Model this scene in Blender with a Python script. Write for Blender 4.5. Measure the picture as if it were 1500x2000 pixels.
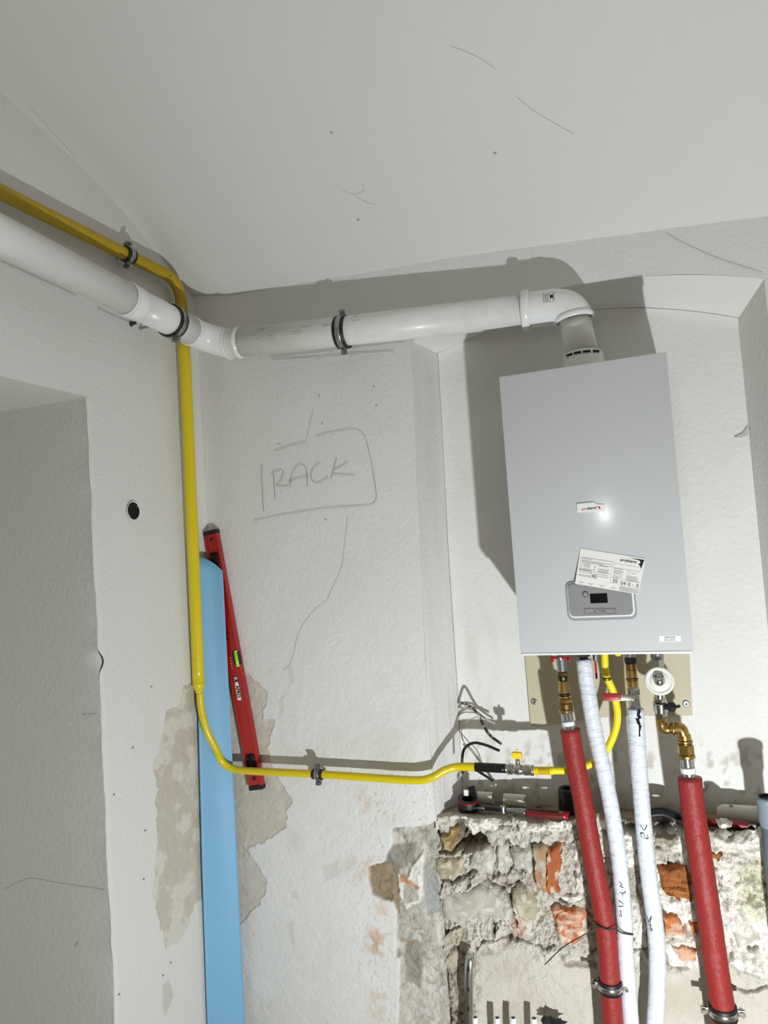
import bpy, bmesh, math, random
import numpy as np
from mathutils import Vector, Matrix

for o in list(bpy.data.objects):
    bpy.data.objects.remove(o, do_unlink=True)
SC = bpy.context.scene
COL = SC.collection
EYE = 1.7                                   # camera height above the floor
KS = 1.0761
YP, YB, XL = 2.12, 2.29, -1.468             # pilaster face, niche back, left wall

# ------------------------------------------------------------------ camera
YAW, PITCH, ROLL, FPX = 0.3611, 0.0553, -0.0683, 1411.4
_c, _s = math.cos, math.sin
FWD = Vector((-_s(YAW)*_c(PITCH), _c(YAW)*_c(PITCH), _s(PITCH)))
_r0 = Vector((_c(YAW), _s(YAW), 0)); _u0 = _r0.cross(FWD)
RIGHT = _c(ROLL)*_r0 + _s(ROLL)*_u0
UP = -_s(ROLL)*_r0 + _c(ROLL)*_u0
cd = bpy.data.cameras.new('camera'); cam = bpy.data.objects.new('camera', cd); COL.objects.link(cam)
cd.sensor_fit = 'VERTICAL'; cd.sensor_height = 36; cd.lens = 36*FPX/2000; cd.clip_start = .02
cam.matrix_world = Matrix(((RIGHT.x, UP.x, -FWD.x, 0), (RIGHT.y, UP.y, -FWD.y, 0), (RIGHT.z, UP.z, -FWD.z, EYE), (0, 0, 0, 1)))
SC.camera = cam
# ------------------------------------------------------------------ light
w = bpy.data.worlds.new('world'); SC.world = w; w.use_nodes = True
w.node_tree.nodes['Background'].inputs[0].default_value = (.5, .5, .5, 1)
w.node_tree.nodes['Background'].inputs[1].default_value = .05
# small LED flood lamp standing low on the right, aimed at the niche
ld = bpy.data.lights.new('work_lamp_light', 'AREA'); ld.shape = 'DISK'; ld.size = .045; ld.energy = 31; ld.color = (.92, .965, 1.0)
lo = bpy.data.objects.new('work_lamp_light', ld); COL.objects.link(lo); lo.location = (.29, .52, EYE-1.33)
lo.rotation_euler = Vector((-.18, .88, .40)).to_track_quat('-Z', 'Y').to_euler()
ld = bpy.data.lights.new('room_bulb_light', 'POINT'); ld.energy = 6; ld.shadow_soft_size = .03; ld.color = (.96, .98, 1)
lo = bpy.data.objects.new('room_bulb_light', ld); COL.objects.link(lo); lo.location = (-.049*5.1, -1.3, EYE+.024*5.1)
SC.view_settings.view_transform = 'Standard'; SC.view_settings.look = 'None'
SC.view_settings.exposure = 0.4; SC.view_settings.gamma = 1.0; SC.view_settings.use_curve_mapping = False

# ------------------------------------------------------------------ helpers
def at(px, py, Y=None, X=None, Z=None):
    """world point seen at a pixel of the photograph, on a plane of the room"""
    d = FWD + RIGHT*((px-750)/FPX) + UP*((1000-py)/FPX)
    t = Y/d.y if Y is not None else X/d.x if X is not None else Z/d.z
    p = d*t; p.z += EYE
    return p
def lin(c):
    return tuple(((v/255)/12.92 if v/255 <= .04045 else ((v/255+.055)/1.055)**2.4) for v in c)
def L4(c): return lin(c)+(1,)

def mat(name, col, rough=.5, metal=0, bump=None, var=None, coat=0, trans=0, alpha=1, uvbump=None, attr=False, sss=0, wear=None, ior=1.5):
    """bump=(scale,strength,detail)  var=(scale,amount,colour2)  uvbump=(kind,su,sv,strength)  wear=(scale,threshold,colour)"""
    m = bpy.data.materials.new(name); m.use_nodes = True
    nt = m.node_tree; b = nt.nodes['Principled BSDF']; N = nt.nodes.new; K = nt.links.new
    b.inputs['Roughness'].default_value = rough; b.inputs['Metallic'].default_value = metal
    b.inputs['Coat Weight'].default_value = coat; b.inputs['Transmission Weight'].default_value = trans; b.inputs['IOR'].default_value = ior
    if coat: b.inputs['Coat Roughness'].default_value = .12
    b.inputs['Alpha'].default_value = alpha
    tc = N('ShaderNodeTexCoord'); geo = N('ShaderNodeNewGeometry')
    src = None
    if attr:
        a = N('ShaderNodeAttribute'); a.attribute_name = 'Col'; src = a.outputs['Color']
    else:
        rg = N('ShaderNodeRGB'); rg.outputs[0].default_value = L4(col); src = rg.outputs[0]
    if var:
        n = N('ShaderNodeTexNoise'); n.inputs['Scale'].default_value = var[0]; n.inputs['Detail'].default_value = 6; n.inputs['Roughness'].default_value = .65
        K(geo.outputs['Position'], n.inputs['Vector'])
        r = N('ShaderNodeMapRange'); r.inputs['From Min'].default_value = .35; r.inputs['From Max'].default_value = .7; r.inputs['To Max'].default_value = var[1]
        K(n.outputs['Fac'], r.inputs['Value'])
        mx = N('ShaderNodeMix'); mx.data_type = 'RGBA'; K(r.outputs[0], mx.inputs['Factor']); K(src, mx.inputs['A'])
        mx.inputs['B'].default_value = L4(var[2]); src = mx.outputs['Result']
    if wear:
        n = N('ShaderNodeTexNoise'); n.inputs['Scale'].default_value = wear[0]; n.inputs['Detail'].default_value = 8; n.inputs['Roughness'].default_value = .7
        K(geo.outputs['Position'], n.inputs['Vector'])
        r = N('ShaderNodeMapRange'); r.inputs['From Min'].default_value = wear[1]; r.inputs['From Max'].default_value = wear[1]+.03
        K(n.outputs['Fac'], r.inputs['Value'])
        mx = N('ShaderNodeMix'); mx.data_type = 'RGBA'; K(r.outputs[0], mx.inputs['Factor']); K(src, mx.inputs['A'])
        mx.inputs['B'].default_value = L4(wear[2]); src = mx.outputs['Result']
    K(src, b.inputs['Base Color'])
    last = None
    if bump:
        n = N('ShaderNodeTexNoise'); n.inputs['Scale'].default_value = bump[0]; n.inputs['Detail'].default_value = bump[2]
        K(geo.outputs['Position'], n.inputs['Vector'])
        bp = N('ShaderNodeBump'); bp.inputs['Strength'].default_value = bump[1]; bp.inputs['Distance'].default_value = .004
        K(n.outputs['Fac'], bp.inputs['Height']); last = bp
    if uvbump:
        mp = N('ShaderNodeMapping'); mp.inputs['Scale'].default_value = (uvbump[1], uvbump[2], 1); K(tc.outputs['UV'], mp.inputs['Vector'])
        if uvbump[0] == 'weave':
            t = N('ShaderNodeTexBrick'); t.inputs['Scale'].default_value = 1; t.inputs['Mortar Size'].default_value = .12
            t.inputs['Color1'].default_value = t.inputs['Color2'].default_value = (1, 1, 1, 1); t.inputs['Mortar'].default_value = (0, 0, 0, 1)
            t.inputs['Brick Width'].default_value = 1; t.inputs['Row Height'].default_value = 1; t.offset = 0
            out = t.outputs['Color']
            if len(uvbump) > 4:
                mx = N('ShaderNodeMix'); mx.data_type = 'RGBA'; iv = N('ShaderNodeMath'); iv.operation = 'MULTIPLY_ADD'; iv.inputs[1].default_value = -.2; iv.inputs[2].default_value = .2
                K(t.outputs['Color'], iv.inputs[0]); K(iv.outputs[0], mx.inputs['Factor']); K(src, mx.inputs['A']); mx.inputs['B'].default_value = L4(uvbump[4]); K(mx.outputs['Result'], b.inputs['Base Color'])
        else:
            t = N('ShaderNodeTexNoise'); t.inputs['Scale'].default_value = 1; t.inputs['Detail'].default_value = 3; out = t.outputs['Fac']
        K(mp.outputs[0], t.inputs['Vector'])
        bp = N('ShaderNodeBump'); bp.inputs['Strength'].default_value = uvbump[3]; bp.inputs['Distance'].default_value = .002 if uvbump[0] == 'weave' else .006
        K(out, bp.inputs['Height'])
        if last: K(last.outputs[0], bp.inputs['Normal'])
        last = bp
    if last: K(last.outputs[0], b.inputs['Normal'])
    return m

M = {}
M['plaster'] = mat('painted_plaster', (0, 0, 0), .8, attr=True, bump=(75, .55, 6), var=(2.2, .35, (212, 211, 204)))
M['rubble'] = mat('rough_masonry', (0, 0, 0), .95, attr=True, bump=(260, .8, 8))
M['ceiling'] = mat('ceiling_paint', (224, 223, 218), .85, bump=(30, .15, 6), var=(1.3, .3, (214, 213, 206)))
M['shell'] = mat('room_paint', (206, 202, 194), .85)
M['floor'] = mat('dusty_concrete', (132, 122, 106), .9, var=(4, .5, (108, 98, 84)))
M['wpipe'] = mat('white_plastic', (234, 233, 229), .35, var=(9, .25, (214, 212, 205)), coat=.2)
M['wsock'] = mat('white_socket_plastic', (236, 236, 233), .3, coat=.3)
M['wdirty'] = mat('dusty_white_plastic', (236, 235, 231), .4, var=(14, .45, (206, 203, 194)), coat=.15)
M['boiler'] = mat('white_enamel', (200, 201, 201), .15, coat=.4, bump=(420, .012, 2))
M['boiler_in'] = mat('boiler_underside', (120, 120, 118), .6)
M['yellow'] = mat('yellow_enamel', (222, 200, 8), .32, bump=(60, .25, 4), var=(30, .25, (198, 174, 6)), wear=(30, .68, (196, 190, 172)), coat=.25)
M['yellow_old'] = mat('old_yellow_enamel', (186, 156, 14), .45, bump=(60, .3, 4), var=(26, .5, (146, 120, 16)), wear=(55, .63, (96, 84, 40)))
M['yhose'] = mat('yellow_hose_plastic', (246, 222, 20), .4)
M['yhandle'] = mat('yellow_handle', (245, 208, 10), .35)
M['black'] = mat('black_rubber', (22, 22, 22), .5)
M['tape'] = mat('black_tape', (20, 20, 20), .3, bump=(80, .4, 2))
M['dark'] = mat('void_black', (6, 6, 6), .9)
M['zinc'] = mat('zinc_steel', (170, 172, 172), .35, 1, var=(40, .4, (120, 120, 118)))
M['chrome'] = mat('chrome', (205, 203, 196), .2, 1)
M['brass'] = mat('brass', (190, 158, 92), .3, 1, var=(60, .5, (140, 110, 60)))
M['brass_dark'] = mat('tarnished_brass', (150, 122, 72), .38, 1, var=(80, .6, (80, 64, 40)))
M['red'] = mat('red_sleeve_foil', (148, 26, 20), .55, uvbump=('weave', 60, 420, .9, (196, 96, 88)), var=(22, .35, (126, 28, 28)), bump=(60, .8, 3))
M['redp'] = mat('red_plastic', (150, 16, 24), .35)
M['redl'] = mat('red_enamel', (172, 24, 22), .35, var=(12, .3, (146, 16, 16)), coat=.3)
M['wfoil'] = mat('white_foil_insulation', (216, 220, 227), .34, uvbump=('noise', 3, 60, 1.0), bump=(40, .4, 2), coat=.15)
M['blue'] = mat('blue_plastic_sheet', (128, 182, 218), .55, var=(3, .3, (112, 168, 208)))
M['ink'] = mat('black_ink', (20, 20, 22), .7)
M['grey_ink'] = mat('grey_ink', (120, 122, 124), .7)
M['pencil'] = mat('pencil', (140, 138, 134), .7)
M['crackm'] = mat('crack_dark', (194, 191, 185), .9)
M['ceil_crack'] = mat('ceiling_crack', (206, 204, 198), .9)
M['paper'] = mat('paper', (238, 237, 230), .6)
M['panel_grey'] = mat('grey_control_plastic', (142, 142, 140), .35)
M['silver'] = mat('silver_trim', (170, 172, 174), .3, .3)
M['screen'] = mat('dark_display', (5, 5, 6), .12)
M['plate'] = mat('beige_plate', (196, 186, 160), .6, var=(5, .3, (184, 172, 146)))
M['green'] = mat('green_vial', (150, 215, 40), .2)
M['redink'] = mat('red_ink', (200, 40, 30), .6)
M['grey'] = mat('grey_drain_plastic', (128, 140, 150), .4)
M['clear'] = mat('frosted_plastic', (222, 220, 210), .3)
M['brick'] = mat('brick_clay', (0, 0, 0), .92, attr=True, bump=(180, .8, 6))
M['wire_s'] = mat('striped_cable', (40, 38, 36), .5, wear=(70, .52, (205, 200, 188)))
M['wire_g'] = mat('grey_cable', (176, 172, 160), .6)
M['greyconn'] = mat('steel_press_sleeve', (196, 198, 198), .22, 1)
M['dred'] = mat('dark_red_grip', (112, 18, 22), .45)
M['steel'] = mat('dark_steel', (70, 68, 66), .4, 1)
M['wood'] = mat('dusty_ledge', (0, 0, 0), .95, attr=True, bump=(200, .7, 8))
M['plast_w'] = mat('white_offcut_plastic', (214, 211, 200), .5)

def link(name, V, F, m, parent=None, UV=None, smooth=True, C=None):
    V = np.asarray([tuple(v) for v in V], float) if not isinstance(V, np.ndarray) else V
    if parent is not None:
        off = np.array(parent.get('_loc', (0, 0, 0))) if parent.type == 'EMPTY' or '_loc' in parent else np.zeros(3)
    else: off = np.zeros(3)
    me = bpy.data.meshes.new(name)
    me.from_pydata((V-off).tolist(), [], F.tolist() if isinstance(F, np.ndarray) else [list(f) for f in F])
    me.update()
    if UV is not None:
        uvl = me.uv_layers.new(name='UVMap')
        uvl.data.foreach_set('uv', np.array([c for f in UV for c in f], float).ravel())
    if C is not None:
        a = me.color_attributes.new('Col', 'FLOAT_COLOR', 'POINT')
        C = np.asarray(C, float); a.data.foreach_set('color', np.hstack([C, np.ones((len(C), 1))]).ravel())
    if smooth: me.shade_smooth()
    me.materials.append(M[m] if isinstance(m, str) else m)
    o = bpy.data.objects.new(name, me); COL.objects.link(o)
    if parent is not None:
        o.parent = parent; o['_loc'] = tuple(off)
    return o
def thing(name, label, cat, loc, group=None):
    o = bpy.data.objects.new(name, None); COL.objects.link(o); o.location = loc; o.empty_display_size = .02
    o['label'] = label; o['category'] = cat; o['_loc'] = tuple(loc)
    if group: o['group'] = group
    return o
def struct(o): o['kind'] = 'structure'; return o

class MB:
    def __init__(s): s.V = []; s.F = []; s.U = []
    def add(s, V, F, U=None):
        n = len(s.V); s.V += [tuple(v) for v in V]; s.F += [[i+n for i in f] for f in F]
        s.U += list(U) if U is not None else [[(0, 0)]*len(f) for f in F]; return s
    def build(s, name, m, parent=None, smooth=True, auto=None):
        o = link(name, s.V, s.F, m, parent, UV=s.U, smooth=smooth)
        if auto is not None: sharp(o, auto)
        return o
def sharp(o, deg=35):
    me = o.data; bm = bmesh.new(); bm.from_mesh(me); a = math.radians(deg)
    for e in bm.edges:
        if len(e.link_faces) == 2 and e.calc_face_angle(0) > a: e.smooth = False
    bm.to_mesh(me); bm.free()

def frame(d):
    d = Vector(d).normalized()
    a = Vector((0, 0, 1)) if abs(d.z) < .9 else Vector((0, 1, 0))
    x = d.cross(a).normalized(); y = d.cross(x).normalized()
    return x, y, d
def smooth_path(P, n=8):
    P = [Vector(p) for p in P]
    if len(P) == 2: return [P[0].lerp(P[1], i/n) for i in range(n+1)]
    out = []
    Q = [2*P[0]-P[1]]+P+[2*P[-1]-P[-2]]
    for i in range(1, len(Q)-2):
        a, b, c, d = Q[i-1:i+3]
        for k in range(n):
            t = k/n
            out.append(.5*((2*b)+(c-a)*t+(2*a-5*b+4*c-d)*t*t+(-a+3*b-3*c+d)*t**3))
    out.append(P[-1]); return out
def fillet(P, R, n=8):
    """polyline with rounded corners, radius list R for inner points"""
    P = [Vector(p) for p in P]; out = [P[0]]
    for i in range(1, len(P)-1):
        r = R[i-1] if isinstance(R, (list, tuple)) else R
        a = (P[i-1]-P[i]).normalized(); b = (P[i+1]-P[i]).normalized()
        ang = a.angle(b); t = min(r/math.tan(ang/2), .49*(P[i-1]-P[i]).length, .49*(P[i+1]-P[i]).length)
        s, e = P[i]+a*t, P[i]+b*t
        for k in range(n+1):
            u = k/n; out.append((1-u)**2*s+2*u*(1-u)*P[i]+u*u*e)
    out.append(P[-1]); return out
def densify(P, step):
    out = [P[0]]
    for a, b in zip(P, P[1:]):
        n = max(1, int((b-a).length/step))
        for k in range(1, n+1): out.append(a.lerp(b, k/n))
    return out
def tube(P, r, n=20, cap=True, scale2=1.0):
    """sweep; r scalar, list or f(length)"""
    P = [Vector(p) for p in P]; V = []; F = []; U = []; H = []
    T = [(P[min(i+1, len(P)-1)]-P[max(i-1, 0)]).normalized() for i in range(len(P))]
    x, y, _ = frame(T[0]); ln = 0
    for i, p in enumerate(P):
        if i:
            ln += (p-P[i-1]).length; q = T[i-1].rotation_difference(T[i]); x = q @ x; y = q @ y
        rr = r(ln) if callable(r) else r[i] if isinstance(r, (list, tuple)) else r
        H.append(ln)
        for k in range(n):
            a = 2*math.pi*k/n; V.append(p+(x*math.cos(a)+y*math.sin(a)*scale2)*rr)
    for i in range(len(P)-1):
        for k in range(n):
            a = i*n+k; b = i*n+(k+1) % n; F.append((a, b, b+n, a+n)); U.append([(k/n, H[i]), ((k+1)/n, H[i]), ((k+1)/n, H[i+1]), (k/n, H[i+1])])
    if cap:
        F.append(tuple(range(n-1, -1, -1))); b = (len(P)-1)*n; F.append(tuple(b+k for k in range(n))); U += [[(0, 0)]*n]*2
    return V, F, U
def lathe(o, d, prof, n=28, rot=0):
    """prof [(radius, height along d)]"""
    x, y, d = frame(d); o = Vector(o); V = []; F = []; U = []
    for (r, h) in prof:
        for k in range(n):
            a = 2*math.pi*k/n+rot; V.append(o+d*h+(x*math.cos(a)+y*math.sin(a))*r)
    for i in range(len(prof)-1):
        for k in range(n):
            a = i*n+k; b = i*n+(k+1) % n; F.append((a, a+n, b+n, b)); h0, h1 = prof[i][1], prof[i+1][1]
            U.append([(k/n, h0), (k/n, h1), ((k+1)/n, h1), ((k+1)/n, h0)])
    return V, F, U
def cyl(a, b, r, n=24, bev=.0):
    a, b = Vector(a), Vector(b); h = (b-a).length
    bv = bev or min(r, h)*.08
    return lathe(a, b-a, [(0, 0), (r-bv, 0), (r, bv), (r, h-bv), (r-bv, h), (0, h)], n)
def ring(c, d, ro, ri, hh, n=32):
    b = min(ro-ri, hh)*.2
    return lathe(Vector(c)-Vector(d).normalized()*hh/2, d, [(ri, b), (ri+b, 0), (ro-b, 0), (ro, b), (ro, hh-b), (ro-b, hh), (ri+b, hh), (ri, hh-b), (ri, b)], n)
def box(c, size, R=None, bev=.0):
    bm = bmesh.new(); bmesh.ops.create_cube(bm, size=1)
    for v in bm.verts: v.co = Vector((v.co.x*size[0], v.co.y*size[1], v.co.z*size[2]))
    if bev: bmesh.ops.bevel(bm, geom=bm.edges[:], offset=bev, segments=2, profile=.7, affect='EDGES')
    V = []
    for v in bm.verts: V.append((R @ v.co if R is not None else v.co)+Vector(c))
    bm.verts.index_update(); F = [[v.index for v in f.verts] for f in bm.faces]; bm.free()
    return V, F
def rot3(x, y, z):
    return Matrix((Vector(x).normalized(), Vector(y).normalized(), Vector(z).normalized())).transposed()
def prism(poly, nrm, th):
    """extruded polygon: poly points lie on the back, nrm*th to the front"""
    n = len(poly); nrm = Vector(nrm)*th
    V = [Vector(p) for p in poly]+[Vector(p)+nrm for p in poly]
    F = [list(range(n-1, -1, -1)), list(range(n, 2*n))]+[[i, (i+1) % n, n+(i+1) % n, n+i] for i in range(n)]
    return V, F
def rrect(x0, x1, z0, z1, r, n=6):
    P = []
    for cx, cz, a0 in ((x1-r, z1-r, 0), (x0+r, z1-r, 90), (x0+r, z0+r, 180), (x1-r, z0+r, 270)):
        for k in range(n+1):
            a = math.radians(a0+90*k/n); P.append((cx+r*math.cos(a), cz+r*math.sin(a)))
    return P
def ribbon(P, wdt, nrm, th=.0004):
    """thin flat stroke along points lying on a surface"""
    P = [Vector(p) for p in P]; nrm = Vector(nrm).normalized(); V = []; F = []
    for i, p in enumerate(P):
        t = (P[min(i+1, len(P)-1)]-P[max(i-1, 0)]).normalized(); s = t.cross(nrm).normalized()*wdt/2
        V += [p-s, p+s, p+s+nrm*th, p-s+nrm*th]
    for i in range(len(P)-1):
        a = i*4
        for k in range(4): F.append((a+k, a+(k+1) % 4, a+4+(k+1) % 4, a+4+k))
    F.append((3, 2, 1, 0)); e = (len(P)-1)*4; F.append((e, e+1, e+2, e+3))
    return V, F
def text_mesh(body, size, origin, xd, zd, name, m, parent, align='LEFT', bold=0, shear=0, th=.0003, sx=1):
    cu = bpy.data.curves.new('t', 'FONT'); cu.body = body; cu.size = size; cu.align_x = align; cu.offset = bold; cu.shear = shear; cu.resolution_u = 3; cu.extrude = th
    ob = bpy.data.objects.new('t', cu); COL.objects.link(ob)
    dg = bpy.context.evaluated_depsgraph_get(); me = bpy.data.meshes.new_from_object(ob.evaluated_get(dg))
    bpy.data.objects.remove(ob)
    xd, zd = Vector(xd).normalized(), Vector(zd).normalized(); nd = xd.cross(zd)
    V = [Vector(origin)+xd*v.co.x*sx+zd*v.co.y+nd*v.co.z for v in me.vertices]; F = [list(p.vertices) for p in me.polygons]
    bpy.data.meshes.remove(me)
    return link(name, V, F, m, parent, smooth=False)

# numpy noise -------------------------------------------------------
def vnoise(x, y, seed=0):
    xi = np.floor(x).astype(np.int64); yi = np.floor(y).astype(np.int64); xf = x-xi; yf = y-yi
    def h(a, b):
        n = (a*374761393+b*668265263+seed*974634777) & 0x7fffffff
        n = ((n ^ (n >> 13))*1274126177) & 0x7fffffff
        n = ((n ^ (n >> 16))*1103515245+12345) & 0x7fffffff
        return (n % 100003)/100003.
    u = xf*xf*(3-2*xf); v = yf*yf*(3-2*yf)
    return (h(xi, yi)*(1-u)+h(xi+1, yi)*u)*(1-v)+(h(xi, yi+1)*(1-u)+h(xi+1, yi+1)*u)*v
def fbm(x, y, s, o=4, seed=0, g=.5):
    t = 0; a = 1; n = 0
    for k in range(o):
        t = t+a*vnoise(x*s*2**k+17.3*k, y*s*2**k-9.1*k, seed+k); n += a; a *= g
    return t/n
def sdf(poly, X, Z):
    P = np.array(poly, float); d = np.full(X.shape, 1e9); ins = np.zeros(X.shape, bool); n = len(P)
    for i in range(n):
        a, b = P[i], P[(i+1) % n]; e = b-a; L = max((e**2).sum(), 1e-12)
        t = np.clip(((X-a[0])*e[0]+(Z-a[1])*e[1])/L, 0, 1)
        d = np.minimum(d, (X-a[0]-t*e[0])**2+(Z-a[1]-t*e[1])**2)
        if a[1] != b[1]:
            c = ((a[1] > Z) != (b[1] > Z)) & (X < (b[0]-a[0])*(Z-a[1])/(b[1]-a[1])+a[0]); ins ^= c
    d = np.sqrt(d); return np.where(ins, d, -d)
def sst(a, b, x):
    t = np.clip((x-a)/(b-a), 0, 1); return t*t*(3-2*t)
def blend(C, m, col):
    m = m[..., None]; return C*(1-m)+np.array(lin(col))*m
def gridF(nr, nc):
    i = np.arange(nr*nc).reshape(nr, nc)
    return np.stack([i[:-1, :-1], i[:-1, 1:], i[1:, 1:], i[1:, :-1]], -1).reshape(-1, 4)
WHITE = (226, 225, 221); BEIGE = (198, 192, 178)

# ------------------------------------------------------------------ room shell
def zc_back(x):
    return KS*np.interp(x/KS, [-1.364, -1.3, -1.22, -.91, -.52, -.31, .02, .31, 1.7], [.876, .865, .853, .837, .819, .8045, .778, .753, .70])
def zc_left(y):
    return KS*np.interp(y/KS, [-2.3, -.6, .4, .9, 1.243, 1.347, 1.469, 1.614, 1.785, 1.88, 1.97, 2.1], [1.27, 1.27, 1.24, 1.20, 1.146, 1.125, 1.095, 1.05, .974, .925, .876, .83])
def zceil(x, y):
    return zc_left(y)+(zc_back(x)-.876*KS)
gx = np.concatenate([np.linspace(-2.0, -1.468, 8), np.linspace(-1.455, 1.6, 150)]); gy = np.concatenate([np.linspace(-2.2, .8, 50), np.linspace(.82, 2.15, 110)])
X, Y = np.meshgrid(gx, gy); k = np.ones(9)/9
Z = zceil(X, Y)
Zs = np.apply_along_axis(lambda r: np.convolve(np.pad(r, 4, 'edge'), k, 'valid'), 0, Z)
Z = Z*.25+Zs*.75+(fbm(X, Y, 2.5, 3, 5)-.5)*.006
ceil_o = struct(link('ceiling', np.stack([X.ravel(), Y.ravel(), Z.ravel()+EYE], 1), gridF(*X.shape)[:, ::-1], 'ceiling'))
struct(link('floor', [(-2.0, -2.2, 0), (1.6, -2.2, 0), (1.6, 2.35, 0), (-2.0, 2.35, 0)], [(0, 1, 2, 3)], 'floor'))
struct(link('wall_right', [(1.6, -2.2, 0), (1.6, 2.15, 0), (1.6, 2.15, 3.1), (1.6, -2.2, 3.1)], [(3, 2, 1, 0)], 'shell'))
struct(link('wall_rear', [(-2.0, -2.2, 0), (1.6, -2.2, 0), (1.6, -2.2, 3.15), (-2.0, -2.2, 3.15)], [(3, 2, 1, 0)], 'shell'))

# niche arch front profile
def arch(x):
    t = np.clip((x/KS+.1665)/.4575, -1, 1); return KS*(.604+.073*np.clip(1-t*t, 0, None))
def arris(z):
    return KS*np.interp(z/KS, [-.8, -.77, -.458, -.257, .167, .55, .65], [-.655, -.653, -.652, -.648, -.638, -.6247, -.622])

def pxz(pts, Y=YP):
    return [(lambda p: (p.x, p.z-EYE))(at(a, b, Y=Y)) for a, b in pts]
# ---- wall_back: pilaster left of the niche, wall above and right of it
zz = np.concatenate([np.linspace(-1.7, -1.58, 8), np.arange(-1.575, -.24, .0022), np.linspace(-.237, .65, 150)])
uu = np.linspace(0, 1, 300)
Zg, Ug = np.meshgrid(zz, uu, indexing='ij')
Xg = XL+(arris(Zg)-XL)*Ug
wx = Xg+(fbm(Xg, Zg, 45, 4, 1)-.5)*.03; wz = Zg+(fbm(Xg, Zg, 45, 4, 2)-.5)*.03
C = np.ones(Xg.shape+(3,))*np.array(lin(WHITE))
Yg = np.full(Xg.shape, YP)+(fbm(Xg, Zg, 3, 3, 7)-.5)*.008+(fbm(Xg, Zg, 40, 4, 8)-.5)*.0022*sst(.3, -.6, Zg)
C = blend(C, sst(.45, .8, fbm(Xg, Zg, 6, 5, 21))*.5*sst(-.2, -.75, Zg), (208, 203, 190))
# peeled paint beside the blue sheet
peel = pxz([(430, 1322), (487, 1321), (521, 1350), (515, 1383), (512, 1407), (536, 1405), (524, 1442), (524, 1490), (541, 1519), (569, 1565), (555, 1594), (560, 1615), (531, 1634), (488, 1657), (485, 1671), (504, 1693), (520, 1723), (507, 1768), (482, 1790), (470, 1810), (400, 1815)])
d = sdf(peel, wx*.8+Xg*.2, wz*.8+Zg*.2); m = sst(-.001, .0012, d)
C = blend(C, m, BEIGE); C = blend(C, m*sst(.5, .7, fbm(Xg, Zg, 30, 5, 3))*.6, (212, 207, 195)); C = blend(C, sst(.0035, .0, np.abs(d+.001))*.4, (170, 163, 148))
Yg += m*.0028+m*(fbm(Xg, Zg, 90, 3, 33)-.5)*.0016
for pl in ([(560, 1300), (568, 1290), (574, 1330), (560, 1340)], [(545, 1360), (556, 1352), (552, 1400), (543, 1398)], [(566, 1742), (580, 1738), (586, 1755), (572, 1760)], [(555, 1800), (572, 1795), (578, 1845), (568, 1845)], [(625, 1690), (660, 1680), (665, 1710), (635, 1722)]):
    d = sdf(pxz(pl), wx*.6+Xg*.4, wz*.6+Zg*.4); m = sst(-.002, .006, d)*.35; C = blend(C, m, (190, 183, 168)); Yg += m*.002
# chipped off plaster strip next to the bare masonry
strip = pxz([(870, 1600), (848, 1607), (825, 1615), (792, 1614), (765, 1618), (764, 1651), (748, 1686), (716, 1695), (723, 1747), (745, 1757), (767, 1763), (773, 1779), (772, 1870), (781, 1873), (775, 2060), (880, 2060)])
d = sdf(strip, wx*.3+Xg*.7, wz*.3+Zg*.7); ms = sst(-.001, .002, d)
Cs = np.ones(Xg.shape+(3,))*np.array(lin((172, 167, 154)))
n1 = fbm(Xg, Zg, 28, 6, 11, .6); n2 = fbm(Xg, Zg, 70, 5, 12, .6)
Cs = blend(Cs, sst(.45, .65, n1)*.8, (205, 200, 188)); Cs = blend(Cs, sst(.55, .7, n2)*.7, (120, 116, 104))
def patch(pl, col, amt=1, soft=.004, warp=.5):
    global Cs
    d = sdf(pxz(pl), wx*warp+Xg*(1-warp), wz*warp+Zg*(1-warp)); m = sst(-soft, soft, d)*amt
    Cs = blend(Cs, m, col); return m
patch([(700, 1680), (750, 1684), (778, 1690), (776, 1725), (783, 1750), (776, 1790), (740, 1762), (710, 1750)], (138, 116, 84))
patch([(755, 1655), (812, 1650), (806, 1690), (772, 1706), (750, 1690)], (128, 122, 108), .8)
wm = patch([(773, 1712), (793, 1718), (808, 1690), (825, 1664), (828, 1735), (816, 1768), (790, 1778), (776, 1750)], (226, 222, 212))
patch([(786, 1730), (815, 1732), (815, 1762), (785, 1768)], (176, 170, 156), 1, .002, .2)
patch([(780, 1712), (792, 1718), (806, 1730), (818, 1732), (814, 1738), (796, 1732), (780, 1724)], (184, 110, 46), .9)
gm = patch([(826, 1690), (852, 1720), (856, 1785), (830, 1795), (824, 1740)], (158, 158, 152), 1, .002, .2)
patch([(785, 1848), (812, 1842), (822, 1880), (818, 1935), (790, 1925)], (112, 110, 96), .75)
patch([(780, 1835), (820, 1850), (816, 1858), (780, 1842)], (150, 118, 70), .7)
patch([(782, 1940), (818, 1932), (824, 1990), (780, 2010)], (196, 190, 178), .7)
C = C*(1-ms[..., None])+Cs*ms[..., None]
Yg += ms*(.016+(n1-.5)*.02+(n2-.5)*.008-wm*.009)+ms*gm*.004
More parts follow.
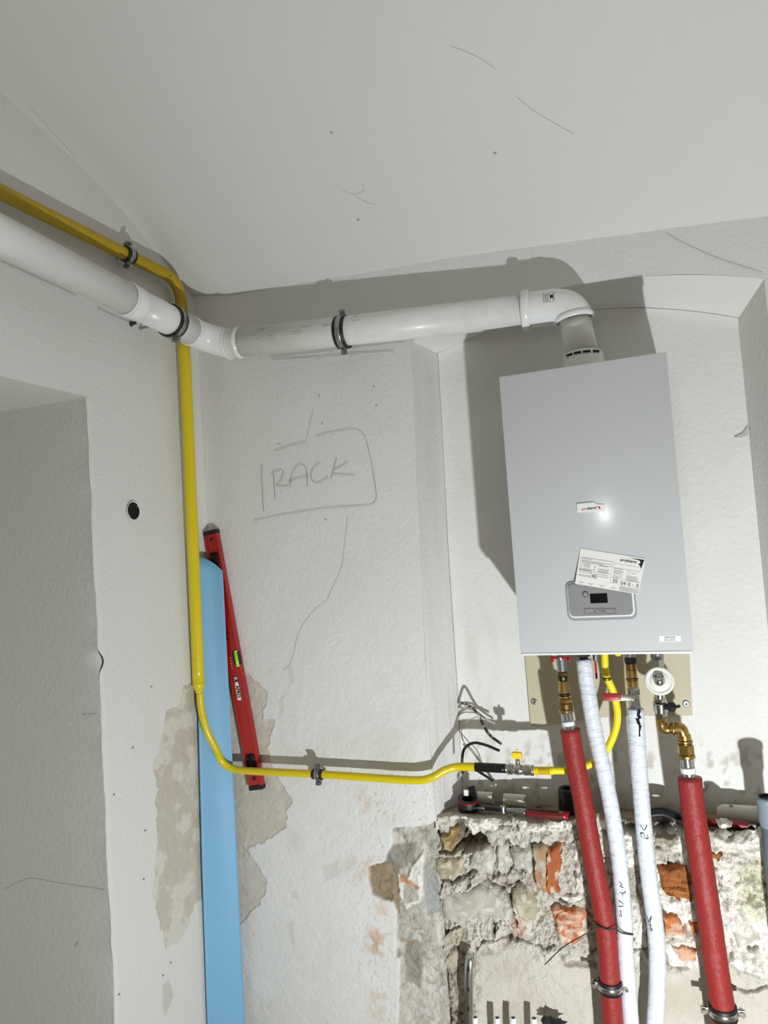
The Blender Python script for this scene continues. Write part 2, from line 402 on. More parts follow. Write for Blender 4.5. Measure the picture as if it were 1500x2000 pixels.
# stains on the paint
for cx, cy, r, col, a in ((735, 1842, .06, (196, 140, 80), .8), (728, 1700, .07, (205, 165, 125), .55), (690, 1700, .05, (190, 165, 135), .45), (710, 1565, .045, (205, 160, 120), .5), (740, 1960, .08, (205, 175, 140), .5), (745, 1780, .05, (215, 175, 130), .45)):
    px_, pz_ = pxz([(cx, cy)])[0]; dd = np.hypot(Xg-px_, (Zg-pz_)*.8)
    C = blend(C, (1-ms)*a*sst(r, 0, dd)*sst(.35, .65, fbm(Xg, Zg, 55, 4, 9)), col)
pitm = sst(.70, .76, fbm(Xg, Zg, 120, 2, 14))*sst(-.45, -.9, Zg)*sst(-1.15, -.8, Xg)*(1-ms)
Yg += pitm*.002; C = blend(C, pitm*.4, (170, 160, 145))
V1 = np.stack([Xg.ravel(), Yg.ravel(), Zg.ravel()+EYE], 1); F1 = gridF(*Xg.shape)
# upper band
XN0, XN1 = -.6247*KS, .2915*KS
x2 = np.concatenate([np.linspace(XL, XN0, 40), np.linspace(XN0+.004, XN1, 60), np.linspace(XN1+.02, 1.6, 20)]); v2 = np.linspace(0, 1, 10)
lo2 = np.where((x2 > XN0) & (x2 < XN1), arch(x2), .65); hi2 = zc_back(x2)+.03
X2, W2 = np.meshgrid(x2, v2); Z2 = lo2+(hi2-lo2)*W2
Y2 = YP+(fbm(X2, Z2, 3, 3, 7)-.5)*.008
V2 = np.stack([X2.ravel(), Y2.ravel(), Z2.ravel()+EYE], 1); F2 = gridF(*X2.shape)+len(V1)
# right of the niche
V3 = np.array([(XN1, YP, 0), (1.6, YP, 0), (1.6, YP, .65+EYE), (XN1, YP, .65+EYE)]); F3 = np.array([[0, 1, 2, 3]])+len(V1)+len(V2)
Vw = np.vstack([V1, V2, V3]); Cw = np.vstack([C.reshape(-1, 3), np.ones((len(V2)+4, 3))*np.array(lin(WHITE))])
wall_back = struct(link('wall_back', Vw, np.vstack([F1, F2, F3]), 'plaster', C=Cw))

# ---- niche: back, reveals and arched soffit
nx = np.linspace(0, 1, 120); nz = np.linspace(0, 1, 130)
U, W = np.meshgrid(nx, nz)
xr = .262; XBL = ([-.85, -.5, 0, .66], [-.660, -.650, -.646, -.633])
xl = -.633
Xn = xl+(xr-xl)*U; 
def btop(u): return .6425+(.600-.6425)*u+.078*np.clip(1-(2*u-1)**2, 0, None)
top = btop(U); Zn = -.85+(top+.85)*W
xl2 = np.interp(Zn, *XBL); Xn = xl2+(xr-xl2)*U
dl = np.minimum(1, (Xn-xl2)/.03); dt = np.minimum(1, (top-Zn)/.03); dr = np.minimum(1, (xr-Xn)/.03)
Yn = YB-.006*((1-dl)**2+(1-dt)**2)+(fbm(Xn, Zn, 3, 3, 17)-.5)*.010
Cn = np.ones(Xn.shape+(3,))*np.array(lin((232, 230, 224)))
low = sst(-.74, -.80, Zn+(fbm(Xn, Zn, 12, 4, 4)-.5)*.08)
Cn = blend(Cn, low*.8, (186, 176, 158))
Cn = blend(Cn, sst(.62, .7, fbm(Xn, Zn, 50, 3, 44))*sst(-.55, -.7, Zn)*.6, (150, 138, 118))
Cn = blend(Cn, sst(.45, .75, fbm(Xn*3, Zn*.6, 9, 4, 45))*sst(-.1, -.35, Zn)*sst(-.38, -.5, Xn)*.35, (196, 192, 180))
Vn = np.stack([Xn.ravel(), Yn.ravel(), Zn.ravel()+EYE], 1); Fn = gridF(*Xn.shape)
parts = [(Vn, Fn, Cn.reshape(-1, 3))]
# left reveal
zr = np.linspace(-.85, .655, 150); tr = np.linspace(0, 1, 14); T, Zr = np.meshgrid(tr, zr)
xb = np.interp(Zr, *XBL)
Xr = arris(Zr)*(1-T)+xb*T+(fbm(Zr, T, 4, 3, 61)-.5)*.006*np.sin(np.pi*T); Yr = YP+(YB-YP)*T
cr_ = np.ones(Xr.shape+(3,))*np.array(lin((230, 229, 225)))
cr_ = blend(cr_, sst(.5, .75, fbm(Zr*.5, T*2, 8, 4, 62))*.4*sst(0, -.4, Zr), (196, 194, 186))
parts.append((np.stack([Xr.ravel(), Yr.ravel(), Zr.ravel()+EYE], 1), gridF(*Xr.shape), cr_.reshape(-1, 3)))
# right reveal
Xq = XN1*(1-T)+xr*T; parts.append((np.stack([Xq.ravel(), Yr.ravel(), Zr.ravel()+EYE], 1), gridF(*Xq.shape)[:, ::-1], np.ones((Xq.size, 3))*np.array(lin((222, 221, 215)))))
# soffit
xs = np.linspace(0, 1, 70); Us, Ts = np.meshgrid(xs, tr)
xf = XN0+(XN1-XN0)*Us; xbk = xl+(xr-xl)*Us
Xs = xf*(1-Ts)+xbk*Ts; Ys = YP+(YB-YP)*Ts; Zs_ = arch(xf)*(1-Ts)+btop(Us)*Ts
parts.append((np.stack([Xs.ravel(), Ys.ravel(), Zs_.ravel()+EYE], 1), gridF(*Xs.shape), np.ones((Xs.size, 3))*np.array(lin((232, 231, 226)))))
n0 = 0; VV, FF, CC = [], [], []
for v, f, c in parts: VV.append(v); FF.append(f+n0); CC.append(c); n0 += len(v)
wall_niche = struct(link('wall_niche', np.vstack(VV), np.vstack(FF), 'plaster', C=np.vstack(CC)))

# ---- left wall with a door opening whose far jamb shows at the frame edge
ZD = .492; YJ = 1.594
yy = np.linspace(0, 1, 190); zl_ = np.concatenate([np.linspace(-1.7, -1.58, 6), np.arange(-1.575, -.2, .003), np.linspace(-.195, ZD, 120)])
Zw, Uw = np.meshgrid(zl_, yy, indexing='ij')
edge = YJ+(fbm(Zw, Zw*0, 14, 4, 71)-.5)*.010
chip = np.exp(-((Zw-pxz([(195, 1292)], YJ)[0][1])/.022)**2)*.016
Yw = (edge+chip)+(YP+.002-edge-chip)*Uw
Xw = XL+(fbm(Yw, Zw, 3, 3, 27)-.5)*.006+.012*np.clip((Yw-2.08)/.04, 0, 1)**2-.006*np.clip(1-(Yw-edge)/.012, 0, 1)**2
Cl = np.ones(Zw.shape+(3,))*np.array(lin((222, 221, 216)))
wy = Yw+(fbm(Yw, Zw, 40, 4, 51)-.5)*.05; wzz = Zw+(fbm(Yw, Zw, 40, 4, 52)-.5)*.05
pl = [(lambda p: (p.y, p.z-EYE))(at(a, b, X=XL)) for a, b in [(362, 1335), (357, 1348), (354, 1368), (324, 1394), (320, 1431), (315, 1469), (304, 1477), (303, 1517), (312, 1543), (304, 1570), (306, 1605), (309, 1655), (303, 1690), (302, 1750), (312, 1800), (322, 1850), (348, 1845), (372, 1800), (384, 1765), (410, 1740), (410, 1335)]]
d = sdf(pl, wy*.6+Yw*.4, wzz*.6+Zw*.4); m = sst(-.0015, .002, d)
Cl = blend(Cl, m, (192, 184, 166)); Cl = blend(Cl, m*sst(.46, .60, fbm(Yw, Zw, 16, 6, 53, .65))*.9, (214, 210, 198)); Xw -= m*.0025-m*(fbm(Yw, Zw, 60, 4, 54)-.5)*.003
pl = [(lambda p: (p.y, p.z-EYE))(at(a, b, X=XL)) for a, b in [(316, 1925), (330, 1910), (338, 1945), (322, 1985)]]
m = sst(-.003, .004, sdf(pl, wy*.4+Yw*.6, wzz*.4+Zw*.6)); Cl = blend(Cl, m*.7, (190, 184, 170))
VL = [np.stack([Xw.ravel(), Yw.ravel(), Zw.ravel()+EYE], 1)]; FL = [gridF(*Zw.shape)]; CL = [Cl.reshape(-1, 3)]
n0 = len(VL[0])
# far jamb, facing the camera
tj = np.linspace(0, 1, 10); Tj, Zj = np.meshgrid(tj, zl_); ej = YJ+(fbm(Zj, Zj*0, 14, 4, 71)-.5)*.010*np.clip(1-Tj*5, 0, 1)+np.exp(-((Zj-pxz([(195, 1292)], YJ)[0][1])/.022)**2)*.016*np.clip(1-Tj*9, 0, 1)
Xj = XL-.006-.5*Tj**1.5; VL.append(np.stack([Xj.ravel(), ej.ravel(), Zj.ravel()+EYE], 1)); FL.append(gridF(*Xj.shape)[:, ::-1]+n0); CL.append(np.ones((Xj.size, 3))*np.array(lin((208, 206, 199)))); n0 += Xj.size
# soffit of the opening, door leaf plane, wall above, wall towards the camera
Y0 = .45
q = [(XL, YJ, ZD), (XL-.52, YJ, ZD), (XL-.52, Y0, ZD), (XL, Y0, ZD)]
q += [(XL-.5, YJ, -1.7), (XL-.5, Y0, -1.7), (XL-.5, Y0, ZD), (XL-.5, YJ, ZD)]
q += [(XL, Y0, -1.7), (XL-.5, Y0, -1.7), (XL-.5, Y0, ZD), (XL, Y0, ZD)]
q += [(XL, Y0, -1.7), (XL, -2.2, -1.7), (XL, -2.2, ZD), (XL, Y0, ZD)]
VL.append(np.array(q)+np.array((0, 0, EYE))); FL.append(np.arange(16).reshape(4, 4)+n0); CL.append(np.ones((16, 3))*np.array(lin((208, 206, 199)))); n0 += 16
ya = np.concatenate([np.linspace(-2.2, .8, 20), np.linspace(.85, YP+.004, 70)]); va = np.linspace(0, 1, 12); Ya, Wa = np.meshgrid(ya, va); Za = ZD+(zc_left(Ya)+.03-ZD)*Wa
Xa = XL+(fbm(Ya, Za, 3, 3, 27)-.5)*.006+.012*np.clip((Ya-2.08)/.04, 0, 1)**2
VL.append(np.stack([Xa.ravel(), Ya.ravel(), Za.ravel()+EYE], 1)); FL.append(gridF(*Ya.shape)[:, ::-1]+n0); CL.append(np.ones((Ya.size, 3))*np.array(lin((222, 221, 216))))
wall_left = struct(link('wall_left', np.vstack(VL), np.vstack(FL), 'plaster', C=np.vstack(CL)))

# ---- bare masonry below the niche
def zledge(y): return -.806-.03*(y-2.14)
YM = 2.138
xm = np.arange(-.708, .3145, .0022); zm = np.arange(-1.58, -.74, .0022)
Xm, Zm = np.meshgrid(xm, zm)
topz = -.803+(fbm(Xm, Xm*0, 14, 5, 81, .6)-.5)*.045+.012*np.exp(-((Xm+.02)/.08)**2)
Zm = -1.58+(Zm+1.58)*((topz+1.58)/(zm.max()+1.58))
qx = Xm+(fbm(Xm, Zm, 30, 4, 82)-.5)*.05; qz = Zm+(fbm(Xm, Zm, 30, 4, 83)-.5)*.05
n1 = fbm(Xm, Zm, 14, 6, 84, .55); n2 = fbm(Xm, Zm, 55, 5, 85, .6); n3 = fbm(Xm, Zm, 9, 3, 86)
smoothz = sst(-1.165, -1.21, Zm+(fbm(Xm, Zm, 10, 4, 87)-.5)*.09)*sst(-.65, -.59, Xm)   # troweled cement lower down
rough = 1-.85*smoothz
Ym = YM+(n1-.5)*.070*rough+(n2-.5)*.036*rough
# joints between the stones: deep crooked grooves
rid = np.abs(fbm(qx, qz, 7.5, 3, 88)-.5); groove = sst(.016, .002, rid)*sst(.42, .56, fbm(Xm, Zm, 12, 2, 90))
rid2 = np.abs(fbm(qx, qz, 13, 3, 91)-.5); groove2 = sst(.012, .002, rid2)*sst(.5, .6, fbm(Xm, Zm, 9, 2, 92))
rid3 = np.abs(fbm(qx, qz, 24, 4, 96)-.5); groove3 = sst(.014, .003, rid3)*sst(.52, .62, fbm(Xm, Zm, 11, 3, 97))
gr = np.maximum(np.maximum(groove, groove2*.8), groove3*.6)*rough
Ym += gr*.022
Cm = np.ones(Xm.shape+(3,))*np.array(lin((196, 190, 176)))
Cm = blend(Cm, sst(.40, .62, n3)*.8, (212, 207, 195)); Cm = blend(Cm, sst(.54, .70, n2)*.6, (160, 153, 137)); Cm = blend(Cm, sst(.58, .75, n1)*.5, (146, 133, 111))
Cm = blend(Cm, gr*.6, (96, 86, 70))
wr = sst(-.30, -.17, Xm)*sst(-1.22, -1.13, Zm)*sst(.34, .50, fbm(Xm, Zm, 17, 5, 93))      # white lime mortar on the right
Cm = blend(Cm, wr*.9, (232, 228, 217)); Ym -= wr*.012
tb = sst(.030, .014, topz-Zm+(fbm(Xm, Zm, 40, 3, 98)-.5)*.02)*sst(.30, .42, fbm(Xm, Zm, 22, 4, 94)); Cm = blend(Cm, tb, (236, 232, 222)); Ym -= tb*.012
Cm = blend(Cm, smoothz*.9, (204, 198, 183)); Cm = blend(Cm, smoothz*sst(.5, .7, fbm(Xm, Zm, 8, 5, 95))*.5, (184, 174, 154))
def mpatch(pl, col, amt=1, dep=0, soft=.004):
    global Cm, Ym
    d = sdf(pxz(pl, 2.13), qx*.5+Xm*.5, qz*.5+Zm*.5); m = sst(-soft, soft, d)
    Cm = blend(Cm, m*amt, col); Ym = Ym+m*dep
mpatch([(883, 1662), (895, 1630), (925, 1628), (955, 1640), (950, 1655), (915, 1668)], (112, 92, 66), .8, .065, .006)
mpatch([(885, 1604), (905, 1602), (912, 1625), (895, 1640)], (90, 76, 56), .8, .06, .005)
mpatch([(838, 1664), (880, 1662), (880, 1668), (842, 1670)], (90, 80, 64), .6, .02, .003)
mpatch([(1210, 1606), (1340, 1612), (1345, 1632), (1270, 1628), (1215, 1620)], (90, 78, 60), .7, .06, .006)
mpatch([(1388, 1605), (1470, 1612), (1470, 1640), (1400, 1632)], (110, 98, 78), .6, .02, .008)
mpatch([(1385, 1625), (1440, 1640), (1470, 1760), (1420, 1790), (1390, 1700)], (206, 200, 184), .5, -.006, .01)
mpatch([(1440, 1690), (1500, 1660), (1500, 1790), (1455, 1800)], (206, 202, 170), .6, -.004, .01)
mpatch([(995, 1795), (1020, 1792), (1030, 1840), (1000, 1838)], (196, 160, 142), .7, 0, .006)
mpatch([(1120, 1640), (1150, 1640), (1155, 1740), (1130, 1745)], (222, 216, 202), .8, -.008, .006)
mpatch([(1225, 1690), (1250, 1690), (1250, 1755), (1228, 1752)], (150, 142, 126), .8, .012, .005)
mpatch([(1100, 1880), (1165, 1880), (1165, 1893), (1100, 1890)], (130, 110, 88), .6, .012, .004)
mpatch([(1250, 1860), (1345, 1880), (1345, 1895), (1260, 1880)], (140, 124, 100), .6, .012, .004)
mpatch([(860, 1860), (905, 1820), (912, 2010), (850, 2010)], (178, 164, 140), .7, .004, .02)
def crack(pl, wd, dep):
    global Cm, Ym
    P = np.array(pxz(pl, 2.13)); d = np.full(Xm.shape, 1e9); ax_, az_ = qx*.35+Xm*.65, qz*.35+Zm*.65
    for a, b in zip(P[:-1], P[1:]):
        e = b-a; t = np.clip(((ax_-a[0])*e[0]+(az_-a[1])*e[1])/(e**2).sum(), 0, 1); d = np.minimum(d, np.hypot(ax_-a[0]-t*e[0], az_-a[1]-t*e[1]))
    m = sst(wd, wd*.25, d+(fbm(Xm, Zm, 70, 3, 99)-.5)*wd*1.5); Cm = blend(Cm, m*.6, (92, 80, 64)); Ym = Ym+m*dep
for pl, wd_, dp_ in (([(857, 1721), (887, 1723), (897, 1713), (911, 1710), (921, 1702), (935, 1710)], .007, .024), ([(953, 1727), (969, 1737), (983, 1745), (996, 1763), (1004, 1790), (1009, 1814)], .007, .024),
    ([(977, 1731), (988, 1737), (1009, 1729)], .006, .02), ([(812, 1821), (828, 1825), (849, 1817), (865, 1827), (884, 1817), (897, 1814)], .006, .02), ([(964, 1803), (965, 1827)], .008, .03),
    ([(927, 1862), (948, 1841), (980, 1838), (1020, 1841), (1044, 1851), (1079, 1846)], .006, .02), ([(839, 1666), (884, 1666)], .007, .03), ([(993, 1697), (1015, 1710), (1031, 1699)], .006, .022),
    ([(1425, 1928), (1452, 1943), (1479, 1940), (1500, 1931)], .006, .02), ([(1464, 1856), (1482, 1854)], .006, .02), ([(1089, 1757), (1110, 1760), (1122, 1754)], .008, .03), ([(1299, 1865), (1314, 1871), (1320, 1880)], .006, .02),
    ([(1230, 1858), (1262, 1862)], .007, .026), ([(1392, 1690), (1405, 1700), (1400, 1740)], .006, .02), ([(955, 1655), (962, 1690), (958, 1720)], .005, .018), ([(990, 1640), (993, 1665)], .007, .026)):
    crack(pl, wd_, dp_)
lipd = np.clip((Zm-(topz-.012))/.012, 0, 1); Ym = np.maximum(Ym, 2.10)+lipd**2*.010
nR, nC = Xm.shape
# ledge top, joined to the upper rim of the face
tl = np.linspace(0, 1, 60)[1:]; Xt = np.repeat(Xm[-1][None], len(tl), 0); Yt = Ym[-1][None]*(1-tl[:, None])+(YB+.014)*tl[:, None]
hN = (fbm(Xt, Yt, 30, 5, 101, .6)-.5)
Zt = Zm[-1][None]*(1-sst(0, .18, tl[:, None]*np.ones_like(Xt)))+zledge(Yt)*sst(0, .18, tl[:, None]*np.ones_like(Xt))+hN*.010
Ct = np.ones(Xt.shape+(3,))*np.array(lin((158, 147, 126))); Ct = blend(Ct, sst(.45, .65, fbm(Xt, Yt, 25, 4, 102))*.7, (120, 106, 84)); Ct = blend(Ct, sst(.2, .05, tl[:, None]+hN*.4)*.8, (206, 199, 182))
VP_ = np.vstack([np.stack([Xm.ravel(), Ym.ravel(), Zm.ravel()+EYE], 1), np.stack([Xt.ravel(), Yt.ravel(), Zt.ravel()+EYE], 1)])
wall_par = struct(link('wall_parapet', VP_, gridF(nR+len(tl), nC), 'rubble', C=np.vstack([Cm.reshape(-1, 3), Ct.reshape(-1, 3)])))
struct(link('wall_parapet_base', [(-.71, 2.135, 0), (.314, 2.135, 0), (.314, 2.135, .14), (-.71, 2.135, .14)], [(0, 1, 2, 3)], 'shell'))

# ---- bricks and stones set in the masonry
random.seed(4)
def lump(name, pl, proud, cols, m='brick', seed=0, lam=0, flat=.8, mid=2.13):
    P = pxz(pl, mid); n = 44; rings = 9
    per = [0]
    for i in range(len(P)): a, b = P[i], P[(i+1) % len(P)]; per.append(per[-1]+math.hypot(b[0]-a[0], b[1]-a[1]))
    cx = sum(p[0] for p in P)/len(P); cz = sum(p[1] for p in P)/len(P); V = []; C = []
    for r in range(rings+1):
        f = 1-r/rings
        for k in range(n):
            t = per[-1]*k/n; i = max(j for j in range(len(P)) if per[j] <= t); a, b = P[i], P[(i+1) % len(P)]; u = (t-per[i])/max(per[i+1]-per[i], 1e-9)
            x = a[0]+(b[0]-a[0])*u; z = a[1]+(b[1]-a[1])*u
            x = cx+(x-cx)*f; z = cz+(z-cz)*f
            V.append((x, z, f))
    A = np.array(V); x, z, f = A[:, 0], A[:, 1], A[:, 2]
    jx = x+(fbm(x, z, 60, 3, seed)-.5)*.022*f; jz = z+(fbm(x, z, 60, 3, seed+1)-.5)*.022*f
    h = proud*np.clip((1-f)/(1-flat), 0, 1)**.5+(fbm(x, z, 45, 4, seed+2)-.5)*.020
    if lam:
        s = np.sin((z+(fbm(x, z, 25, 2, seed+5)-.5)*.010)*lam); h = h+.006*np.sign(s)*np.abs(s)**.4*(1-f**6)
    y = mid+.022-h-.016*(1-f**4)*0-.012
    y = np.where(f > .99, mid+.03, y)
    col = np.ones((len(A), 3))*np.array(lin(cols[0]))
    col = blend(col, sst(.45, .6, fbm(x, z*(2.5 if lam else 1), 40, 4, seed+3)), cols[1])
    if len(cols) > 2: col = blend(col, sst(.58, .66, fbm(x, z, 60, 4, seed+4)), cols[2])
    F = []
    for r in range(rings):
        for k in range(n):
            a = r*n+k; b = r*n+(k+1) % n; F.append((a, b, b+n, a+n))
    return link(name, np.stack([jx, y, jz+EYE], 1), F, m, wall_par, C=col)
OR = ((186, 104, 44), (166, 92, 50), (206, 190, 166)); OP = ((190, 112, 60), (208, 168, 142), (222, 210, 192)); OB = ((150, 92, 44), (170, 104, 52), (110, 66, 34))
bricks = [([(1040, 1649), (1072, 1648), (1072, 1745), (1045, 1733)], ((176, 160, 136), (168, 130, 96), (190, 180, 160)), 0, .014),
          ([(1066, 1648), (1101, 1646), (1092, 1736), (1077, 1750), (1068, 1744)], OR, 0, .018),
          ([(1075, 1772), (1122, 1767), (1150, 1778), (1149, 1814), (1125, 1850), (1092, 1838)], OP, 300, .018),
          ([(1280, 1694), (1345, 1688), (1353, 1718), (1359, 1763), (1323, 1765), (1290, 1736)], OB, 420, .014),
          ([(1387, 1660), (1413, 1664), (1410, 1679), (1393, 1682)], OB, 0, .014),
          ([(1293, 1787), (1326, 1784), (1344, 1825), (1296, 1822)], OP, 0, .018),
          ([(1343, 1802), (1372, 1802), (1374, 1823), (1350, 1818)], OR, 0, .014),
          ([(1308, 1845), (1364, 1847), (1364, 1871), (1330, 1872)], OP, 0, .016)]
for i, (pl, cols, lam, pr) in enumerate(bricks): lump('brick', pl, pr+.012, cols, seed=200+7*i, lam=lam)
G1 = ((196, 191, 179), (182, 175, 160), (212, 207, 196)); G2 = ((184, 180, 169), (164, 158, 146), (204, 199, 187)); W1 = ((232, 228, 218), (220, 214, 202), (200, 193, 179))
stones = [([(863, 1627), (892, 1617), (895, 1641), (881, 1663), (860, 1662)], ((150, 126, 74), (128, 106, 66), (176, 160, 116)), .02),
          ([(841, 1672), (909, 1675), (911, 1699), (887, 1719), (857, 1719)], ((182, 170, 146), (160, 146, 120), (200, 190, 170)), .02),
          ([(919, 1661), (956, 1653), (967, 1678), (964, 1708), (940, 1713), (913, 1691)], G1, .02),
          ([(995, 1651), (1040, 1653), (1040, 1708), (999, 1699)], G2, .018),
          ([(968, 1645), (990, 1650), (996, 1700), (972, 1706)], G1, .016),
          ([(857, 1742), (956, 1733), (994, 1763), (1003, 1796), (964, 1795), (887, 1804), (857, 1790)], G1, .018),
          ([(1003, 1733), (1041, 1731), (1052, 1763), (1047, 1799), (1011, 1804), (998, 1761)], ((176, 168, 146), (158, 148, 122), (196, 188, 168)), .02),
          ([(905, 1606), (935, 1606), (938, 1624), (925, 1632)], W1, .024),
          ([(945, 1628), (985, 1612), (1010, 1618), (990, 1640), (955, 1646)], G1, .018),
          ([(1272, 1630), (1322, 1634), (1322, 1649), (1270, 1647)], ((140, 132, 112), (150, 142, 122)), .022),
          ([(1335, 1612), (1372, 1618), (1365, 1650), (1330, 1640)], W1, .022),
          ([(1230, 1650), (1262, 1648), (1258, 1690), (1230, 1692)], W1, .018),
          ([(1400, 1690), (1452, 1700), (1448, 1752), (1408, 1760)], W1, .018),
          ([(1090, 1748), (1130, 1742), (1140, 1756), (1110, 1764)], W1, .022),
          ([(1230, 1775), (1262, 1770), (1264, 1848), (1238, 1850)], W1, .012),
          ([(1290, 1840), (1300, 1885), (1345, 1896), (1372, 1884), (1366, 1830)], W1, .010),
          ([(1130, 1590), (1170, 1596), (1172, 1626), (1140, 1622)], W1, .022),
          ([(1395, 1606), (1422, 1604), (1430, 1616), (1400, 1618)], W1, .026),
          ([(1425, 1800), (1480, 1795), (1490, 1840), (1440, 1850)], G1, .014)]
for i, (pl, cols, pr) in enumerate(stones): lump('stone', pl, pr*.5+.010, cols, seed=400+9*i, flat=.55)

# ---- pencil marks, hairline cracks, little flaws
def stroke_obj(name, strokes, parent, m, wd, Y=None, X=None, nrm=(0, -1, 0), off=.0015):
    mb = MB()
    for s in strokes:
        P = [at(a, b, Y=Y, X=X)+Vector(nrm)*off for a, b in s]; P = smooth_path(P, 6) if len(P) > 2 else P
        mb.add(*ribbon(P, wd, nrm, .0006))
    o = mb.build(name, m, parent, smooth=False); return o
def rk(L): return [(480+a*.26667, 750+b*.26667) for a, b in L]
stroke_obj('pencil_lettering', [rk(s) for s in ([(205, 660), (210, 720), (217, 842)], [(185, 665), (235, 636), (278, 640), (262, 700), (228, 748)], [(228, 750), (275, 750), (318, 746)],
    [(328, 758), (335, 680), (375, 605), (415, 590), (445, 625), (453, 690), (453, 755)], [(315, 720), (380, 692), (462, 674)],
    [(545, 578), (500, 615), (480, 670), (495, 715), (535, 725), (575, 705), (602, 672)], [(668, 543), (650, 610), (627, 698)], [(748, 570), (700, 605), (645, 632)], [(640, 660), (720, 665), (802, 669)])],
    wall_back, 'pencil', .0012, Y=YP-.002)
stroke_obj('pencil_outline', [rk(s) for s in ([(520, 388), (600, 362), (700, 342), (800, 334), (850, 355), (880, 400), (905, 500), (930, 620), (955, 780), (958, 830), (940, 870), (890, 888), (720, 900), (560, 914), (400, 938), (230, 965), (60, 1003)],
    [(124, 590), (117, 660), (124, 780), (134, 936)], [(210, 495), (300, 462), (440, 425)])], wall_back, 'pencil', .0010, Y=YP-.002)
stroke_obj('pencil_line', [[(527, 697), (600, 690), (670, 681), (735, 673), (790, 667)], [(532, 702), (620, 697), (700, 690), (770, 685)], [(680, 671), (733, 664)]], wall_back, 'pencil', .0011, Y=YP-.002)
stroke_obj('pencil_line', [[(0, 510), (60, 537), (148, 577)], [(190, 602), (220, 616), (253, 630)]], wall_left, 'pencil', .0014, X=XL+.004, nrm=(1, 0, 0))
stroke_obj('hairline_crack', [[(680, 1010), (675, 1060), (668, 1110), (650, 1150), (640, 1172)], [(640, 1172), (608, 1200), (585, 1235), (570, 1290), (555, 1310)], [(613, 800), (605, 835), (598, 870)]], wall_back, 'crackm', .0008, Y=YP-.002)
stroke_obj('hairline_crack', [[(1300, 456), (1340, 478), (1400, 505), (1490, 535)]], wall_back, 'crackm', .0010, Y=YP-.004)
def ceil_pt(px, py):
    d = FWD+RIGHT*((px-750)/FPX)+UP*((1000-py)/FPX); a, b = .3, 3.
    for _ in range(40):
        t = (a+b)/2; p = d*t
        if p.z > float(zceil(p.x, p.y))-.004: b = t
        else: a = t
    p = d*a; p.z += EYE; return p
mb = MB()
for s in ([(668, 372), (690, 380), (712, 372), (705, 358)], [(690, 380), (715, 395), (735, 400)], [(880, 90), (930, 110), (968, 135)], [(1010, 190), (1040, 215), (1090, 245), (1120, 262)], [(60, 210), (140, 300), (150, 310)]):
    mb.add(*ribbon(smooth_path([ceil_pt(*q) for q in s], 5), .0007, (0, 0, -1), .0005))
mb.build('hairline_crack', 'ceil_crack', ceil_o, smooth=False)
mb = MB()
for q in ((967, 300), (648, 260), (700, 430)): mb.add(*lathe(ceil_pt(*q), (0, 0, -1), [(0, .002), (.003, .0015), (.004, 0)], 8))
mb.build('speck', 'crackm', ceil_o)
mb = MB()
for q in ((624, 774), (736, 793), (630, 828), (731, 756), (545, 868), (637, 1016)): mb.add(*lathe(at(*q, Y=YP), (0, -1, 0), [(0, .004), (.002, .0035), (.003, 0)], 8))
mb.build('wall_pit', 'crackm', wall_back)

mb = MB()
for q in ((295, 1341), (283, 1622), (280, 1717), (222, 1552), (259, 1460), (333, 1880), (318, 1905), (232, 1942)):
    mb.add(*lathe(at(*q, X=XL), (1, 0, 0), [(0, .0045), (.0015, .004), (.0035, 0)], 8))
mb.build('wall_pit', 'pencil', wall_left)
stroke_obj('hairline_crack', [[(10, 1737), (40, 1722), (66, 1716), (120, 1725), (206, 1737)], [(165, 1394), (180, 1396), (192, 1393)]], wall_left, 'crackm', .0008, Y=YJ)
stroke_obj('scuff', [[(148, 1850), (151, 1844), (154, 1841)], [(163, 1396), (167, 1398)]], wall_left, 'crackm', .005, Y=YJ)
MB().add(*prism([at(a, b, Y=YB-.002) for a, b in ((1434, 854), (1450, 846), (1460, 832), (1461, 850), (1448, 855))], (0, -1, 0), .004)).build('plaster_chip', 'crackm', wall_niche, smooth=False)

# ------------------------------------------------------------------ boiler
BY = 1.902; bx0, bx1 = -.3655, .0535; bz0, bz1 = EYE-.294, EYE+.446
bo = thing('wall_boiler', 'white wall-hung gas boiler with grey control panel inside the niche', 'boiler', ((bx0+bx1)/2, 2.08, bz0))
MB().add(*box(((bx0+bx1)/2, (BY+.03+2.235)/2, (bz0+bz1)/2-.002), (bx1-bx0-.006, 2.235-BY-.03, bz1-bz0-.012), bev=.006)).build('casing', 'boiler', bo, auto=30)
MB().add(*box(((bx0+bx1)/2, BY+.022, (bz0+bz1)/2), (bx1-bx0, .044, bz1-bz0), bev=.007)).build('front_panel', 'boiler', bo, auto=50)
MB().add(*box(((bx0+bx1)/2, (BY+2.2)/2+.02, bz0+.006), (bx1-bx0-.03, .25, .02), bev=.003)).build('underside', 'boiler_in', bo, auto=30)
MB().add(*box(((bx0+bx1)/2, BY+.004, bz0+.003), (bx1-bx0-.01, .012, .006), bev=.002)).build('bottom_lip', 'wsock', bo, auto=30)
def face(pl, Y=BY): return [at(a, b, Y=Y) for a, b in pl]
FN = (0, -1, 0)
def fx(px, py): p = at(px, py, Y=BY); return p.x, p.z
